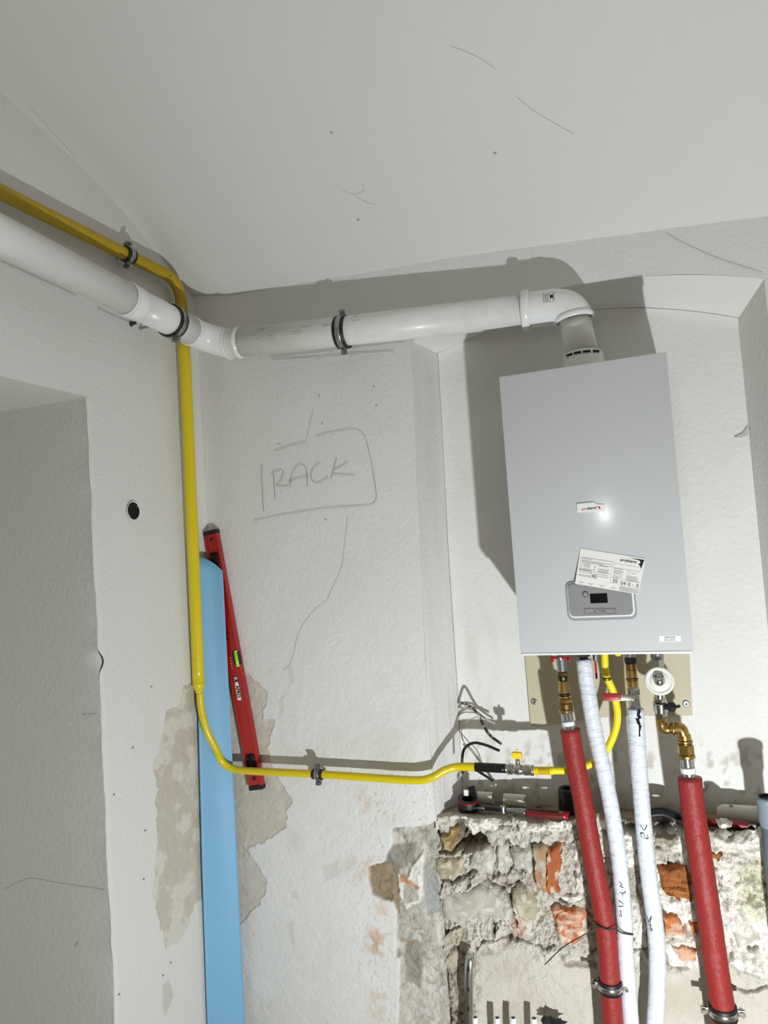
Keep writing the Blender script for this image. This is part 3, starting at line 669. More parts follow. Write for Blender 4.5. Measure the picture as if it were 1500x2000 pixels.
# control panel
x0, z1 = fx(1104, 1139); x1, z0 = fx(1244, 1208)
x0, z0 = (fx(1104, 1140)[0]+fx(1110, 1205)[0])/2, (fx(1110, 1213)[1]+fx(1236, 1209)[1])/2
x1, z1 = (fx(1240, 1140)[0]+fx(1244, 1200)[0])/2, (fx(1115, 1137)[1]+fx(1225, 1131)[1])/2
def rr(x0, x1, z0, z1, r, y, th): return prism([(a, y, b) for a, b in rrect(x0, x1, z0, z1, r)][::-1], FN, th)
cp = MB().add(*rr(x0, x1, z0, z1, .016, BY+.001, .0045)).build('control_panel', 'silver', bo, smooth=False)
MB().add(*rr(x0+.0045, x1-.0045, z0+.0075, z1-.004, .013, BY-.0035, .0008)).build('panel_groove', 'wsock', cp, smooth=False)
MB().add(*rr(x0+.0065, x1-.0085, z0+.0115, z1-.006, .011, BY-.0035, .004)).build('panel_face', 'panel_grey', cp, smooth=False)
a, b = fx(1154, 1178); c, d_ = fx(1186, 1158); MB().add(*rr(a, c, b, d_, .001, BY-.0072, .001)).build('display', 'screen', cp, smooth=False)
p = at(1143, 1160, Y=BY-.0075); bt = MB().add(*ring(p, FN, .0072, .0055, .0016)).build('button', 'ink', cp)
MB().add(*cyl(p, p+Vector(FN)*.0012, .0055)).build('button_cap', 'panel_grey', bt)
for xa, xb in ((1142, 1161), (1164, 1180), (1182, 1203)):
    a, b = fx(xa, 1198); c, d_ = fx(xb, 1187)
    bt = MB().add(*rr(a, c, b, d_, .004, BY-.0072, .0008)).build('button', 'ink', cp, smooth=False)
    MB().add(*rr(a+.0009, c-.0009, b+.0009, d_-.0009, .0034, BY-.0076, .001)).build('button_cap', 'panel_grey', bt, smooth=False)
for body, px, py in (('-', 1146, 1194), ('mode', 1167, 1194), ('+', 1196, 1193)):
    text_mesh(body, .006, at(px, py, Y=BY-.0088), (1, 0, 0), (0, 0, 1), 'button_marking', 'ink', cp)
# badge
bd = prism(face([(1127, 984), (1160, 981), (1166, 985), (1181, 986), (1181, 998), (1128, 1001)], BY+.001)[::-1], FN, .004)
bg = MB().add(*bd).build('brand_badge', 'wsock', bo, smooth=False)
XD, ZD_ = (1, 0, 0), (0, 0, 1)
o_ = at(1136, 996.5, Y=BY-.0032)
text_mesh('pro', .0088, o_, XD, ZD_, 'badge_lettering', 'redink', bg, bold=.0001, shear=.2)
text_mesh('therm', .0088, o_+Vector((.0138, 0, .0003)), XD, ZD_, 'badge_lettering', 'ink', bg, bold=.0002, shear=.2)
def swoosh(x, y, s, Y, m, parent, rot=0):
    pts = [(-26, -6), (-10, -9), (0, -9), (0, 7), (-4, 2), (-9, -2), (-5, -5), (-12, -6)]
    c, sn = math.cos(rot), math.sin(rot)
    return MB().add(*prism([at(x+s*(a*c-b*sn), y+s*(a*sn+b*c), Y=Y) for a, b in pts][::-1], FN, .0005)).build('logo_mark', m, parent, smooth=False)
swoosh(1172.5, 993, .42, BY-.003, 'redink', bg)
# model sticker
st = MB().add(*prism(face([(1287, 1241.5), (1329, 1241), (1330, 1252.5), (1288, 1253)], BY+.001)[::-1], FN, .0016)).build('model_sticker', 'paper', bo, smooth=False)
text_mesh('GEPARD', .0066, at(1297, 1247.3, Y=BY-.0009), XD, ZD_, 'sticker_lettering', 'grey_ink', st, sx=1.05)
text_mesh('CONDENS', .0048, at(1297, 1251.8, Y=BY-.0009), XD, ZD_, 'sticker_lettering', 'grey_ink', st, sx=1.1)
# paper card taped on the panel, slightly turned
A = [at(*q, Y=yq) for q, yq in (((1134, 1071), BY-.0006), ((1261, 1091), BY-.0006), ((1247, 1161), BY-.0090), ((1123, 1140), BY-.0090))]
card = thing('instruction_card', 'white paper card with printed boxes, taped askew above the boiler control panel', 'card', tuple(A[3]))
MB().add(*prism(A[::-1], FN, .0008)).build('card_sheet', 'paper', card, smooth=False)
ux = (A[1]-A[0]); uz = (A[0]-A[3]); wd, hg = ux.length, uz.length; ux.normalize(); uz.normalize()
def cpnt(u, v): return A[3]+ux*wd*u+uz*hg*v+Vector(FN)*.0009
ub = .025/.128
text_mesh('protherm', .0100, cpnt(.63, .83), ux, uz, 'card_logo', 'ink', card, bold=.0002, shear=.15)
q = [(.76, .955), (.985, .96), (.955, .70), (.935, .78), (.905, .82), (.94, .87), (.91, .925)]
MB().add(*prism([cpnt(*k_) for k_ in q][::-1], FN, .0003)).build('card_logo', 'ink', card, smooth=False)
mb = MB(); bx_ = MB(); random.seed(3)
def cline(u0, u1, v, w=.0009): mb.add(*ribbon([cpnt(u0, v), cpnt(u1, v)], w, FN, .0002))
def crect(u0, u1, v0, v1, w=.0005):
    bx_.add(*ribbon([cpnt(u0, v0), cpnt(u1, v0), cpnt(u1, v1), cpnt(u0, v1), cpnt(u0, v0)], w, FN, .0002))
for v, e in ((.765, .53), (.735, .2), (.685, .53), (.655, .38)): cline(.03, e, v)
crect(.03, .53, .42, .625); crect(.54, .95, .62, .74)
for (u0, u1, vs) in ((.10, .2, (.6, .57, .54, .51)), (.03, .24, (.46, .43, .40, .36, .28, .25)), (.32, .47, (.62, .6)), (.32, .5, (.52, .49, .46, .43, .36, .31)), (.56, .72, (.6, .55, .52, .49, .46, .40, .36)), (.83, .9, (.57, .54)), (.76, .95, (.46, .43, .40, .37, .34))):
    for v in vs: cline(u0, u1*random.uniform(.92, 1), v, .0008)
for v in (.13, .11, .09, .07, .05, .03): cline(.68, .97, v, .0006)
for u0 in (.05, .2, .37, .55): cline(u0, u0+.09, .075, .0008); cline(u0+.02, u0+.06, .045, .0006)
crect(.22, .32, .23, .37); crect(.53, .64, .2, .35); crect(.68, .97, .16, .33); crect(.05, .09, .52, .59); crect(.77, .81, .53, .60)
for u, v in ((.265, .545), (.26, .475)): mb.add(*ribbon([cpnt(u-.008, v), cpnt(u+.008, v)], .003, FN, .0002))
mb.build('card_text_lines', 'grey_ink', card, smooth=False); bx_.build('card_boxes', 'grey_ink', card, smooth=False)
for s, u, v in (('40', .235, .25), ('30', .56, .22), ('04', .69, .19), ('-', .785, .2), ('0', .80, .19), ('-', .865, .2), ('0', .92, .19)):
    text_mesh(s, .0125, cpnt(u, v), ux, uz, 'card_digits', 'ink', card)

# ------------------------------------------------------------------ mounting plate under the boiler
pp = [at(*q, Y=YB-.006) for q in ((1023, 1250), (1037, 1417), (1200, 1398), (1353, 1397), (1345, 1250))]
pl_ = thing('mounting_plate', 'beige sheet screwed to the wall below the boiler', 'plate', tuple(pp[1]))
MB().add(*prism(pp, FN, .004)).build('sheet', 'plate', pl_, smooth=False)
for q in ((1043, 1370), (1340, 1374)):
    c = at(*q, Y=YB-.0101); s = MB().add(*lathe(c, FN, [(.010, 0), (.0095, .002), (.007, .003), (.004, .0022), (0, .002)])).build('screw', 'zinc', pl_)
    MB().add(*prism([c+Vector((a, -.0021, b)) for a, b in ((0, .003), (.0028, -.002), (-.0028, -.002))], FN, .0006)).build('screw_recess', 'ink', s, smooth=False)

# ------------------------------------------------------------------ flue
R = .0457
FY = 2.05
def V3(p): return Vector(p)
pR = at(1024, 607, Y=FY); pL = at(483, 671, Y=2.0175)
pA = at(0, 459, X=-1.345); pB = at(240, 580, X=-1.345)
dirL = (pB-pA).normalized()
dirR = (pR-pL).normalized()
# corner point of the bend
cor = at(399, 660, X=-1.345)
dl_ = (cor-pA).normalized()
# left run
s0 = pA-dl_*.9; jn = at(246, 583, X=-1.345)
fl = thing('flue_pipe', 'thick white flue pipe running along the left wall under the yellow pipe', 'flue pipe', tuple(s0), 'white flue pieces')
MB().add(*tube([s0, jn+dl_*.02], R, 40)).build('pipe', 'wpipe', fl)
# coupling piece with socket that the clamp holds
c1 = at(372, 646, X=-1.345)
cp2 = thing('flue_coupling', 'short white flue coupling held by the black clamp on the left wall', 'flue pipe', tuple(jn), 'white flue pieces')
MB().add(*lathe(jn-dl_*.004, dl_, [(R+.0005, 0), (R+.003, 0), (R+.0042, .002), (R+.0042, .009), (R+.0022, .011), (R+.0022, .014), (R+.0028, .016), (R+.0028, .05), (R+.0022, .052), (R+.0005, .056)], 44)).build('socket', 'wsock', cp2)
MB().add(*tube([jn+dl_*.05, c1], R, 40)).build('pipe', 'wpipe', cp2)
# bend
b0 = c1-dl_*.004; b1 = at(447, 672, Y=2.0145)
bn = thing('flue_bend', 'white flue bend turning through the room corner', 'flue bend', tuple(b0), 'white flue pieces')
path = [(1-u)**2*b0+2*u*(1-u)*cor+u*u*b1 for u in (k/18 for k in range(19))]+[b1+dirR*.004]
MB().add(*tube(path, R+.001, 40)).build('bend', 'wsock', bn)
MB().add(*ring(c1, dl_, R+.0034, R-.002, .006, 44)).build('rim', 'wsock', bn)
MB().add(*ring(b1, dirR, R+.0052, R-.002, .008, 44)).build('rim', 'wsock', bn)
# right run
rn = thing('flue_pipe', 'long white flue pipe crossing the back wall toward the boiler', 'flue pipe', tuple(b1), 'white flue pieces')
MB().add(*tube([b1+dirR*.02, pR], R, 40)).build('pipe', 'wdirty', rn)
MB().add(*lathe(b1+dirR*.004, dirR, [(R-.002, 0), (R+.003, 0), (R+.0035, .004), (R+.0035, .03), (R+.0055, .032), (R+.0055, .038), (R+.003, .041), (R+.0005, .046)], 44)).build('socket', 'wdirty', rn)
sm = MB(); random.seed(12)
for k_ in range(16):
    u0 = random.uniform(.12, .46); aa = random.uniform(-.75, .75); ll = random.uniform(.01, .05); Pm = []
    for j in range(5): Pm.append(b1+dirR*(u0+ll*j/4)+(Vector((0, -1, 0))*math.cos(aa)+Vector((0, 0, 1))*math.sin(aa+.01*j))*(R+.0001))
    sm.add(*ribbon(Pm, random.uniform(.0006, .0016), Vector((0, -math.cos(aa), math.sin(aa))), .0003))
sm.build('dirt_streaks', 'pencil', rn, smooth=False)['kind'] = 'stuff'
# elbow over the boiler
e0 = pR-dirR*.004; zq = Vector(((bx0+bx1)/2, FY, bz1)); ebot = at(1121, 622, Y=FY); dn = (zq-ebot).normalized()
q0 = e0+dirR*((at(1072, 602, Y=FY).x-e0.x)/dirR.x); q1 = at(1114, 596, Y=FY); ec = zq
el = thing('flue_elbow', 'white flue elbow dropping to the boiler top, with a small printed label', 'flue elbow', tuple(ebot), 'white flue pieces')
pth = [e0, e0.lerp(q0, .5)]+[(1-u)**2*q0+2*u*(1-u)*q1+u*u*ebot for u in (k/16 for k in range(17))]
MB().add(*tube(pth, R+.005, 44)).build('elbow', 'wsock', el)
MB().add(*ring(e0+dirR*.010, dirR, R+.0115, R, .022, 44)).build('socket_rim', 'wsock', el)
MB().add(*ring(ebot, dn, R+.0095, R, .014, 44)).build('socket_rim', 'wsock', el)
lc = at(1073, 590, Y=FY-.05)
lb = MB()
nL = 8; ax = dirR; 
def onpipe(u, a, r): # label wraps over the elbow tube
    side = Vector((0, -1, 0)); upv = Vector((0, 0, 1)); base = e0+dirR*u
    return base+(side*math.cos(a)+upv*math.sin(a))*r
us = (lc-e0).dot(dirR)
def wrap(u0, u1, a0, a1, r):
    V = []; F = []
    for i in range(9):
        a = a0+(a1-a0)*i/8
        V += [onpipe(u0, a, r), onpipe(u1, a, r)]
    for i in range(8): F.append((2*i, 2*i+1, 2*i+3, 2*i+2))
    return V, F
lab = MB().add(*wrap(us-.014, us+.016, .02, .60, R+.0068)).build('printed_label', 'grey_ink', el)
MB().add(*wrap(us-.0128, us+.0148, .04, .58, R+.0070)).build('label_face', 'paper', lab)
mb = MB()
for k_ in range(5): mb.add(*wrap(us-.011, us+.001, .09+.09*k_, .12+.09*k_, R+.0072))
mb.add(*wrap(us+.004, us+.0052, .08, .52, R+.0072)); mb.add(*wrap(us+.012, us+.0132, .08, .52, R+.0072)); mb.add(*wrap(us+.005, us+.012, .2, .4, R+.0072))
mb.build('label_print', 'ink', lab)
# adapter on top of the boiler
ad = thing('flue_adapter', 'pale flue adapter collar with dark slots on top of the boiler', 'flue adapter', (ec.x, ec.y, bz1-.004))
bt_ = Vector((ec.x, ec.y, bz1-.003)); h_ = ebot.z-bt_.z
MB().add(*lathe(bt_, (0, 0, 1), [(.0, 0), (.060, 0), (.060, .030), (.056, .036), (.054, .062), (.048, .068), (R-.001, .07)], 44)).build('collar', 'clear', ad)
MB().add(*tube([bt_+Vector((0, 0, .06)), ebot], R-.002, 40)).build('spigot', 'clear', ad)
for a in (-2.2, -1.75, -1.3, -.8):
    c = bt_+Vector((math.cos(a)*.0545, math.sin(a)*.0545, .058)); t = Vector((-math.sin(a), math.cos(a), 0))
    MB().add(*box(c, (.020, .004, .006), rot3(t, (math.cos(a), math.sin(a), 0), (0, 0, 1)), bev=.001)).build('slot', 'ink', ad)

# ------------------------------------------------------------------ pipe clamps
def clamp(label, c, d, r, wall, wdist, ear, wid=.02, m='zinc', group=None, rub=.003, name='pipe_clamp'):
    """ring of steel with black rubber lining, screw ears along `ear`, stud along `wall`"""
    c, d, wall, ear = Vector(c), Vector(d).normalized(), Vector(wall).normalized(), Vector(ear)
    ear = (ear-d*ear.dot(d)).normalized(); wall = (wall-d*wall.dot(d)).normalized()
    t = thing(name, label, 'pipe clamp', tuple(c), group); t['_loc'] = tuple(c)
    MB().add(*ring(c, d, r+rub+.0012, r-.0005, wid*2.1, 40)).build('rubber_lining', 'black', t)
    MB().add(*ring(c, d, r+rub+.0028, r+rub-.0005, wid*.9, 40)).build('band', m, t)
    n2_ = d.cross(ear).normalized()
    for s in (-1, 1):
        e = c+ear*s*(r+rub+.009)
        g = MB().add(*box(e+n2_*.0035, (wid*.95, .003, .020), rot3(d, n2_, ear), bev=.0008)).add(*box(e-n2_*.0035, (wid*.95, .003, .020), rot3(d, n2_, ear), bev=.0008)).build('ear', m, t, auto=30)
        sc = MB().add(*cyl(e-n2_*.012+ear*.002*s, e+n2_*.012+ear*.002*s, .0032, 12)).build('screw', m, g)
        MB().add(*lathe(e-n2_*.014+ear*.002*s, n2_, [(0, 0), (.006, 0), (.006, .005), (0, .005)], 6)).add(*lathe(e+n2_*.008+ear*.002*s, n2_, [(0, 0), (.006, 0), (.006, .005), (0, .005)], 6)).build('screw_head', m, g, smooth=False)
    if wdist > 0:
        MB().add(*cyl(c+wall*(r+rub), c+wall*wdist, .004, 12)).add(*lathe(c+wall*(r+rub), wall, [(0, 0), (.008, 0), (.008, .008), (0, .008)], 6)).build('stud', m, t, auto=40)
    return t
cc = at(336, 628, X=-1.345)
clamp('black rubber lined clamp around the white flue on the left wall', cc, dl_, R, (-1, 0, 0), -XL+cc.x-.001, (-.25, 0, 1), .017, group='clamps on the white flue', rub=.004)
cc = pL+dirR*((at(670, 650, Y=2.03).x-pL.x)/dirR.x)
clamp('clamp around the long white flue pipe on the back wall', cc, dirR, R, (0, 1, 0), YP-cc.y-.003, (0, -.12, 1), .017, group='clamps on the white flue', rub=.004)

# ------------------------------------------------------------------ gas pipe
GX = -1.425; GR = .0196
g0 = at(0, 374, X=GX); g1 = at(240, 493, X=GX); gd = (g1-g0).normalized()
gv1 = at(363, 740, Y=2.0); gv2 = at(388, 1335, Y=2.0)
gtop = g0+gd*((2.0-g0.y)/gd.y); gtop = Vector((gv1.x-.002, 2.0, gtop.z))
gp = thing('gas_pipe', 'yellow painted steel gas pipe running down the corner and along the wall', 'gas pipe', (gv2.x, 2.0, 1.0))
up_ = densify(fillet([g0-gd*.9, gtop, gtop.lerp(gv1, .6)], .085, 14), .05)
MB().add(*tube(up_, GR, 24)).build('upper_run', 'yellow_old', gp)
MB().add(*tube(densify([gtop.lerp(gv1, .6), gv1, gv2], .04), GR, 24)).build('riser', 'yellow', gp)
YG = 2.066; gr2 = .0118
low = [gv2, at(390, 1352, Y=2.002)]
lowp = [at(390, 1352, Y=2.002), at(393, 1385, Y=2.004), at(403, 1425, Y=2.012), at(421, 1462, Y=2.034), at(434, 1488, Y=2.054), at(456, 1502, Y=YG), at(490, 1506, Y=YG), at(620, 1512, Y=YG), at(740, 1520, Y=YG), at(815, 1524, Y=YG), at(845, 1518, Y=YG+.005), at(868, 1505, Y=2.085), at(893, 1498, Y=2.10), at(935, 1498, Y=2.105)]
MB().add(*lathe(gv2, (gv2-gv1), [(GR, 0), (GR+.0005, .004), (GR-.001, .012), (gr2+.0005, .024), (gr2, .03)], 24)).build('reducer', 'yellow', gp)
MB().add(*tube(smooth_path(lowp, 8), gr2, 22)).build('lower_run', 'yellow', gp)
tp = [at(928, 1498, Y=2.104), at(950, 1499, Y=2.105), at(988, 1501, Y=2.105)]
MB().add(*tube(smooth_path(tp, 5), .0132, 22)).build('tape_wrap', 'tape', gp)
cc = at(250, 498, X=GX); cc = g0+gd*((cc.y-g0.y)/gd.y)
clamp('small clamp around the yellow pipe high on the left wall', cc, gd, GR, (-1, 0, 0), -XL+cc.x-.001, (.1, 0, 1), .017, group='clamps on the yellow pipe')
cc = at(621, 1512, Y=YG)
clamp('small clamp around the yellow pipe low on the back wall', cc, (1, 0, 0), gr2, (0, 1, 0), YP-cc.y-.003, (0, -.1, 1), .017, group='clamps on the yellow pipe')
# valve
va, vb = at(986, 1501, Y=2.105), at(1046, 1505, Y=2.105); vd = (vb-va).normalized(); vl = (vb-va).length
gv = thing('gas_valve', 'nickel gas ball valve with yellow butterfly handle', 'valve', tuple(va))
MB().add(*lathe(va, vd, [(0.0082, -.004), (0.0119, -.003), (0.0127, .004), (0.0111, .008)], 24)).build('collar', 'zinc', gv)
MB().add(*lathe(va+vd*.008, vd, [(0, 0), (0.0143, 0), (0.0152, .002), (0.0152, .014), (0.0143, .016), (0, .016)], 6)).build('hex_end', 'chrome', gv, smooth=False)
MB().add(*lathe(va+vd*.024, vd, [(0.0107, 0), (0.0135, .004), (0.0152, .012), (0.0152, .018), (0.0135, .026), (0.0107, .030)], 24)).build('body', 'chrome', gv)
MB().add(*lathe(va+vd*.054, vd, [(0, 0), (0.0143, 0), (0.0152, .002), (0.0152, .016), (0.0143, .018), (0, .018)], 6)).build('hex_end', 'chrome', gv, smooth=False)
MB().add(*lathe(va+vd*.072, vd, [(0.0143, 0), (0.0148, .003), (0.0148, .009), (0.0135, .012), (0, .012)], 24)).build('collar', 'chrome', gv)
sb_ = va+vd*.039; zu = Vector((0, 0, 1))
MB().add(*cyl(sb_+zu*.014, sb_+zu*.032, .0065, 16)).build('stem', 'chrome', gv)
hd = MB().add(*box(sb_+zu*.040, (.026, .014, .018), bev=.003)).build('handle', 'yhandle', gv, auto=40)
MB().add(*box(sb_+zu*.036+Vector((-.008, 0, .006)), (.012, .018, .014), bev=.003)).add(*cyl(sb_+zu*.046, sb_+zu*.057, .003, 10)).build('handle_wing', 'yhandle', hd, auto=40)
# hose
hs = thing('gas_hose', 'bright yellow corrugated gas hose curving up to the boiler', 'hose', tuple(vb))
hp = smooth_path([at(1043, 1505, Y=2.105), at(1080, 1505, Y=2.105), at(1112, 1504, Y=2.115), at(1150, 1494, Y=2.125), at(1180, 1472, Y=2.13), at(1200, 1432, Y=2.13), at(1206, 1395, Y=2.13), at(1198, 1352, Y=2.125), at(1184, 1318, Y=2.115), at(1181, 1285, Y=2.11), at(1180, 1250, Y=2.11)], 16)
hp = densify(hp, .0012); 
MB().add(*tube(hp, lambda s: .0100+.0007*math.sin(s*2*math.pi/.0042), 18)).build('corrugated_tube', 'yhose', hs)
MB().add(*tube(smooth_path([at(1046, 1505, Y=2.105), at(1062, 1505.5, Y=2.105), at(1080, 1505.5, Y=2.105)], 5), .0112, 20)).build('label_sleeve', 'yhandle', hs)
mb = MB(); e1 = at(1048, 1505, Y=2.105); hd_ = (at(1080, 1505.5, Y=2.105)-e1).normalized()
for k_ in range(4):
    aa = -.6+k_*.4; mb.add(*box(e1+hd_*.022+Vector((0, -math.cos(aa), math.sin(aa)))*.0113, (.034, .0006, .0012), rot3(hd_, (0, 1, 0), (0, 0, 1))))
mb.build('sleeve_print', 'ink', hs, smooth=False)
cp_ = at(1185, 1325, Y=2.116); MB().add(*ring(cp_, at(1181, 1285, Y=2.07)-at(1186, 1335, Y=2.078), .0125, .010, .008)).build('band', 'brass_dark', hs)

# ------------------------------------------------------------------ insulated pipes and fittings below the boiler
def px_r(Y, px): return px*Y/FPX     # rough pixel width to metres at depth
def stack(t, A, B, segs, n=28):
    """segs (name, material, from, to, r0, r1, sides) as fractions along A-B"""
    A, B = Vector(A), Vector(B); d = B-A; L = d.length
    for nm, m, f0, f1, r0, r1, sd in segs:
        h0, h1 = f0*L, f1*L; b = min(.0015, (h1-h0)*.25)
        pr = [(0, h0), (r0-b, h0), (r0, h0+b), (r1, h1-b), (r1-b, h1), (0, h1)]
        if sd == 6:
            MB().add(*lathe(A, d, pr, 6, rot=.3)).build(nm, m, t, smooth=False)
        else: MB().add(*lathe(A, d, pr, n)).build(nm, m, t, auto=40)
def sleeve(t, P, r, m, wob=.0, seed=0, n=30, nm='insulation_sleeve'):
    P = densify(smooth_path(P, 10), .004 if m == 'wfoil' else .008); rnd = random.Random(seed)
    a_ = [rnd.random()*6 for _ in range(6)]
    f = lambda s: r*(1+wob*(math.sin(s*90+a_[0])+.7*math.sin(s*211+a_[1])+.6*math.sin(s*390+a_[2])))
    V, F, U = tube(P, f, n); 
    return link(nm, V, F, m, t, UV=U)
# left red pipe
yr = 2.06
rp1 = thing('insulated_pipe', 'red sleeved heating pipe left of the white pipes', 'pipe', tuple(at(1205, 2000, Y=1.9)), 'insulated pipes under the boiler')
Pr = [at(1113, 1424, Y=yr), at(1122, 1480, Y=2.06), at(1138, 1562, Y=2.058), at(1153, 1650, Y=2.052), at(1170, 1740, Y=2.046), at(1183, 1815, Y=2.045), at(1190, 1900, Y=2.045), at(1197, 2000, Y=2.045), at(1203, 2090, Y=2.045)]
sleeve(rp1, Pr, .0270, 'red', .006, 1)
a0, b0_ = at(1106, 1392, Y=yr+.006), at(1113, 1430, Y=yr)
stack(rp1, a0, b0_, [('press_sleeve', 'greyconn', 0, .42, .0165, .017, 0), ('white_ring', 'wsock', .45, .68, .0175, .0175, 0), ('inner_pipe', 'greyconn', .66, 1.3, .0165, .0165, 0)])
br = thing('brass_union', 'brass union with red butterfly valve above the left red pipe', 'fitting', tuple(a0))
stack(br, at(1094, 1268, Y=2.075), a0, [('valve_body', 'zinc', .0, .36, .015, .013, 0), ('nut', 'brass_dark', .36, .43, .0165, .0165, 6), ('neck', 'steel', .43, .50, .014, .013, 0), ('cone', 'brass', .5, .70, .0135, .0155, 0), ('ring', 'steel', .70, .735, .0165, .0165, 0), ('neck', 'brass', .735, .78, .0145, .0145, 0), ('nut', 'brass', .78, .85, .0200, .0200, 6), ('coupling', 'brass_dark', .85, .95, .0195, .0195, 0), ('flange', 'brass', .95, 1.0, .0200, .0200, 0)])
hc = at(1094, 1285, Y=2.04)
h = MB().add(*box(hc, (.050, .006, .008), rot3((1, 0, -.08), (0, 1, 0), (0, 0, 1)), bev=.002)).add(*box(hc+Vector((-.022, 0, -.004)), (.010, .006, .014), bev=.002)).add(*box(hc+Vector((.022, 0, -.004)), (.010, .006, .014), bev=.002)).build('butterfly_handle', 'redp', br, auto=40)
MB().add(*cyl(hc-Vector((0, .006, 0)), hc+Vector((0, .03, 0)), .0055, 16)).build('handle_screw', 'zinc', h)
# right red pipe
yr2 = 2.06
rp2 = thing('insulated_pipe', 'red sleeved heating pipe rightmost under the boiler, fed by brass elbows', 'pipe', tuple(at(1415, 2000, Y=1.9)), 'insulated pipes under the boiler')
Pr2 = [at(1347, 1519, Y=2.055), at(1352, 1565, Y=2.055), at(1358, 1610, Y=2.054), at(1370, 1690, Y=2.05), at(1385, 1790, Y=2.046), at(1399, 1890, Y=2.045), at(1411, 1965, Y=2.045), at(1416, 2010, Y=2.045), at(1424, 2090, Y=2.045)]
sleeve(rp2, Pr2, .0298, 'red', .006, 2)
a0, b0_ = at(1341, 1480, Y=2.055), at(1347, 1526, Y=2.055)
stack(rp2, a0, b0_, [('press_sleeve', 'greyconn', 0, .38, .0165, .017, 0), ('white_ring', 'wsock', .4, .64, .0185, .0185, 0), ('inner_pipe', 'greyconn', .62, 1.3, .0165, .0165, 0)])
be = thing('brass_elbow', 'pair of brass elbows stepping right to the rightmost red pipe', 'fitting', tuple(a0))
eb = [at(1291, 1399, Y=yr2), at(1293, 1424, Y=yr2), at(1331, 1421, Y=yr2-.006), at(1338, 1450, Y=2.055)]
MB().add(*tube(fillet([eb[0], eb[1], (eb[1]+eb[2])/2], .016, 8), .0135, 24)).build('elbow', 'brass', be)
MB().add(*tube(fillet([(eb[1]+eb[2])/2, eb[2], eb[3]], .018, 8), .0155, 24)).build('elbow', 'brass', be)
MB().add(*ring((eb[1]+eb[2])/2+Vector((.004, 0, 0)), (1, 0, 0), .0185, .012, .006)).build('collar', 'brass', be)
stack(be, at(1336, 1434, Y=2.055), a0, [('neck', 'brass', 0, .25, .0165, .0165, 0), ('nut', 'brass', .25, .36, .0195, .0195, 0), ('ring', 'brass_dark', .36, .44, .0175, .0175, 0), ('coupling', 'brass', .44, .86, .0212, .0212, 6), ('flange', 'brass', .86, 1.0, .0218, .0218, 0)])
# filter with round clear cap, chrome tap below
ft = thing('round_filter', 'chrome filter with round pale cap and black tap under the boiler', 'fitting', tuple(at(1291, 1400, Y=yr2)))
stack(ft, at(1282, 1260, Y=2.06), at(1286, 1318, Y=2.06), [('neck', 'zinc', 0, .45, .0165, .0165, 0), ('nut', 'chrome', .45, .8, .0165, .0165, 6), ('neck', 'steel', .8, 1.05, .013, .013, 0)])
fc = at(1288, 1330, Y=2.01)
fn = (Vector((0, 0, EYE))-fc).normalized(); fn = (fn*.5+Vector((0, -1, 0))*.5).normalized()
dsc = MB().add(*lathe(fc-fn*-.0, fn, [(0, -.03), (.022, -.03), (.030, -.010), (.036, -.008), (.0368, 0), (.0355, .004), (.030, .005), (.0285, .0025), (.024, .0025), (.0225, .005), (.020, .006), (0, .006)], 40)).build('cap', 'clear', ft)
MB().add(*lathe(fc+fn*.006+Vector((0, 0, .002)), fn, [(.015, 0), (.0135, .010), (.010, .016), (0, .018)], 28)).build('chrome_dome', 'chrome', dsc)
MB().add(*box(fc+fn*.012+Vector((0, 0, .010)), (.022, .006, .010), bev=.002)).build('knob_grip', 'steel', dsc, auto=40)
stack(ft, at(1288, 1352, Y=2.045), at(1292, 1402, Y=yr2), [('neck', 'chrome', 0, .3, .013, .013, 0), ('nut', 'chrome', .2, .36, .0165, .0165, 6), ('tap_body', 'chrome', .38, .76, .0185, .0175, 0), ('hex_end', 'chrome', .76, 1.0, .0165, .0165, 6)])
k0 = at(1300, 1380, Y=2.02); k1 = at(1316, 1381, Y=2.0); k2 = at(1328, 1379, Y=1.995)
tk = MB().add(*cyl(k0, k1, .0085, 16)).build('tap_knob', 'black', ft)
MB().add(*lathe((k0+k1)/2, k1-k0, [(0, 0), (.013, .002), (.013, .010), (0, .013)], 10)).add(*cyl(k1, k2, .004, 10)).build('tap_handle', 'black', tk, auto=40)
# white pipes
wp1 = thing('insulated_pipe', 'white foil insulated pipe beside the left red pipe, strapped to it', 'pipe', tuple(at(1230, 2000, Y=1.9)), 'insulated pipes under the boiler')
W1p = [at(1140, 1288, Y=2.07), at(1147, 1340, Y=2.07), at(1160, 1420, Y=2.07), at(1179, 1505, Y=2.068), at(1196, 1590, Y=2.065), at(1210, 1690, Y=2.062), at(1219, 1790, Y=2.06), at(1221, 1850, Y=2.06), at(1226, 1915, Y=2.06), at(1232, 2000, Y=2.06), at(1238, 2090, Y=2.06)]
sleeve(wp1, W1p, .0212, 'wfoil', .011, 5)
MB().add(*cyl(at(1139, 1262, Y=2.075), at(1140, 1300, Y=2.07), .012)).add(*lathe(at(1140, 1282, Y=2.072), (0, 0, 1), [(0, 0), (.017, 0), (.017, .010), (0, .010)], 6)).build('pipe_nut', 'steel', wp1, auto=40)
wp2 = thing('insulated_pipe', 'white foil insulated pipe below the red lever valve', 'pipe', tuple(at(1280, 2000, Y=1.9)), 'insulated pipes under the boiler')
W2p = [at(1241, 1384, Y=2.06), at(1246, 1470, Y=2.06), at(1251, 1540, Y=2.06), at(1257, 1610, Y=2.06), at(1267, 1710, Y=2.06), at(1280, 1810, Y=2.06), at(1284, 1870, Y=2.06), at(1283, 1940, Y=2.06), at(1279, 2010, Y=2.06), at(1278, 2090, Y=2.06)]
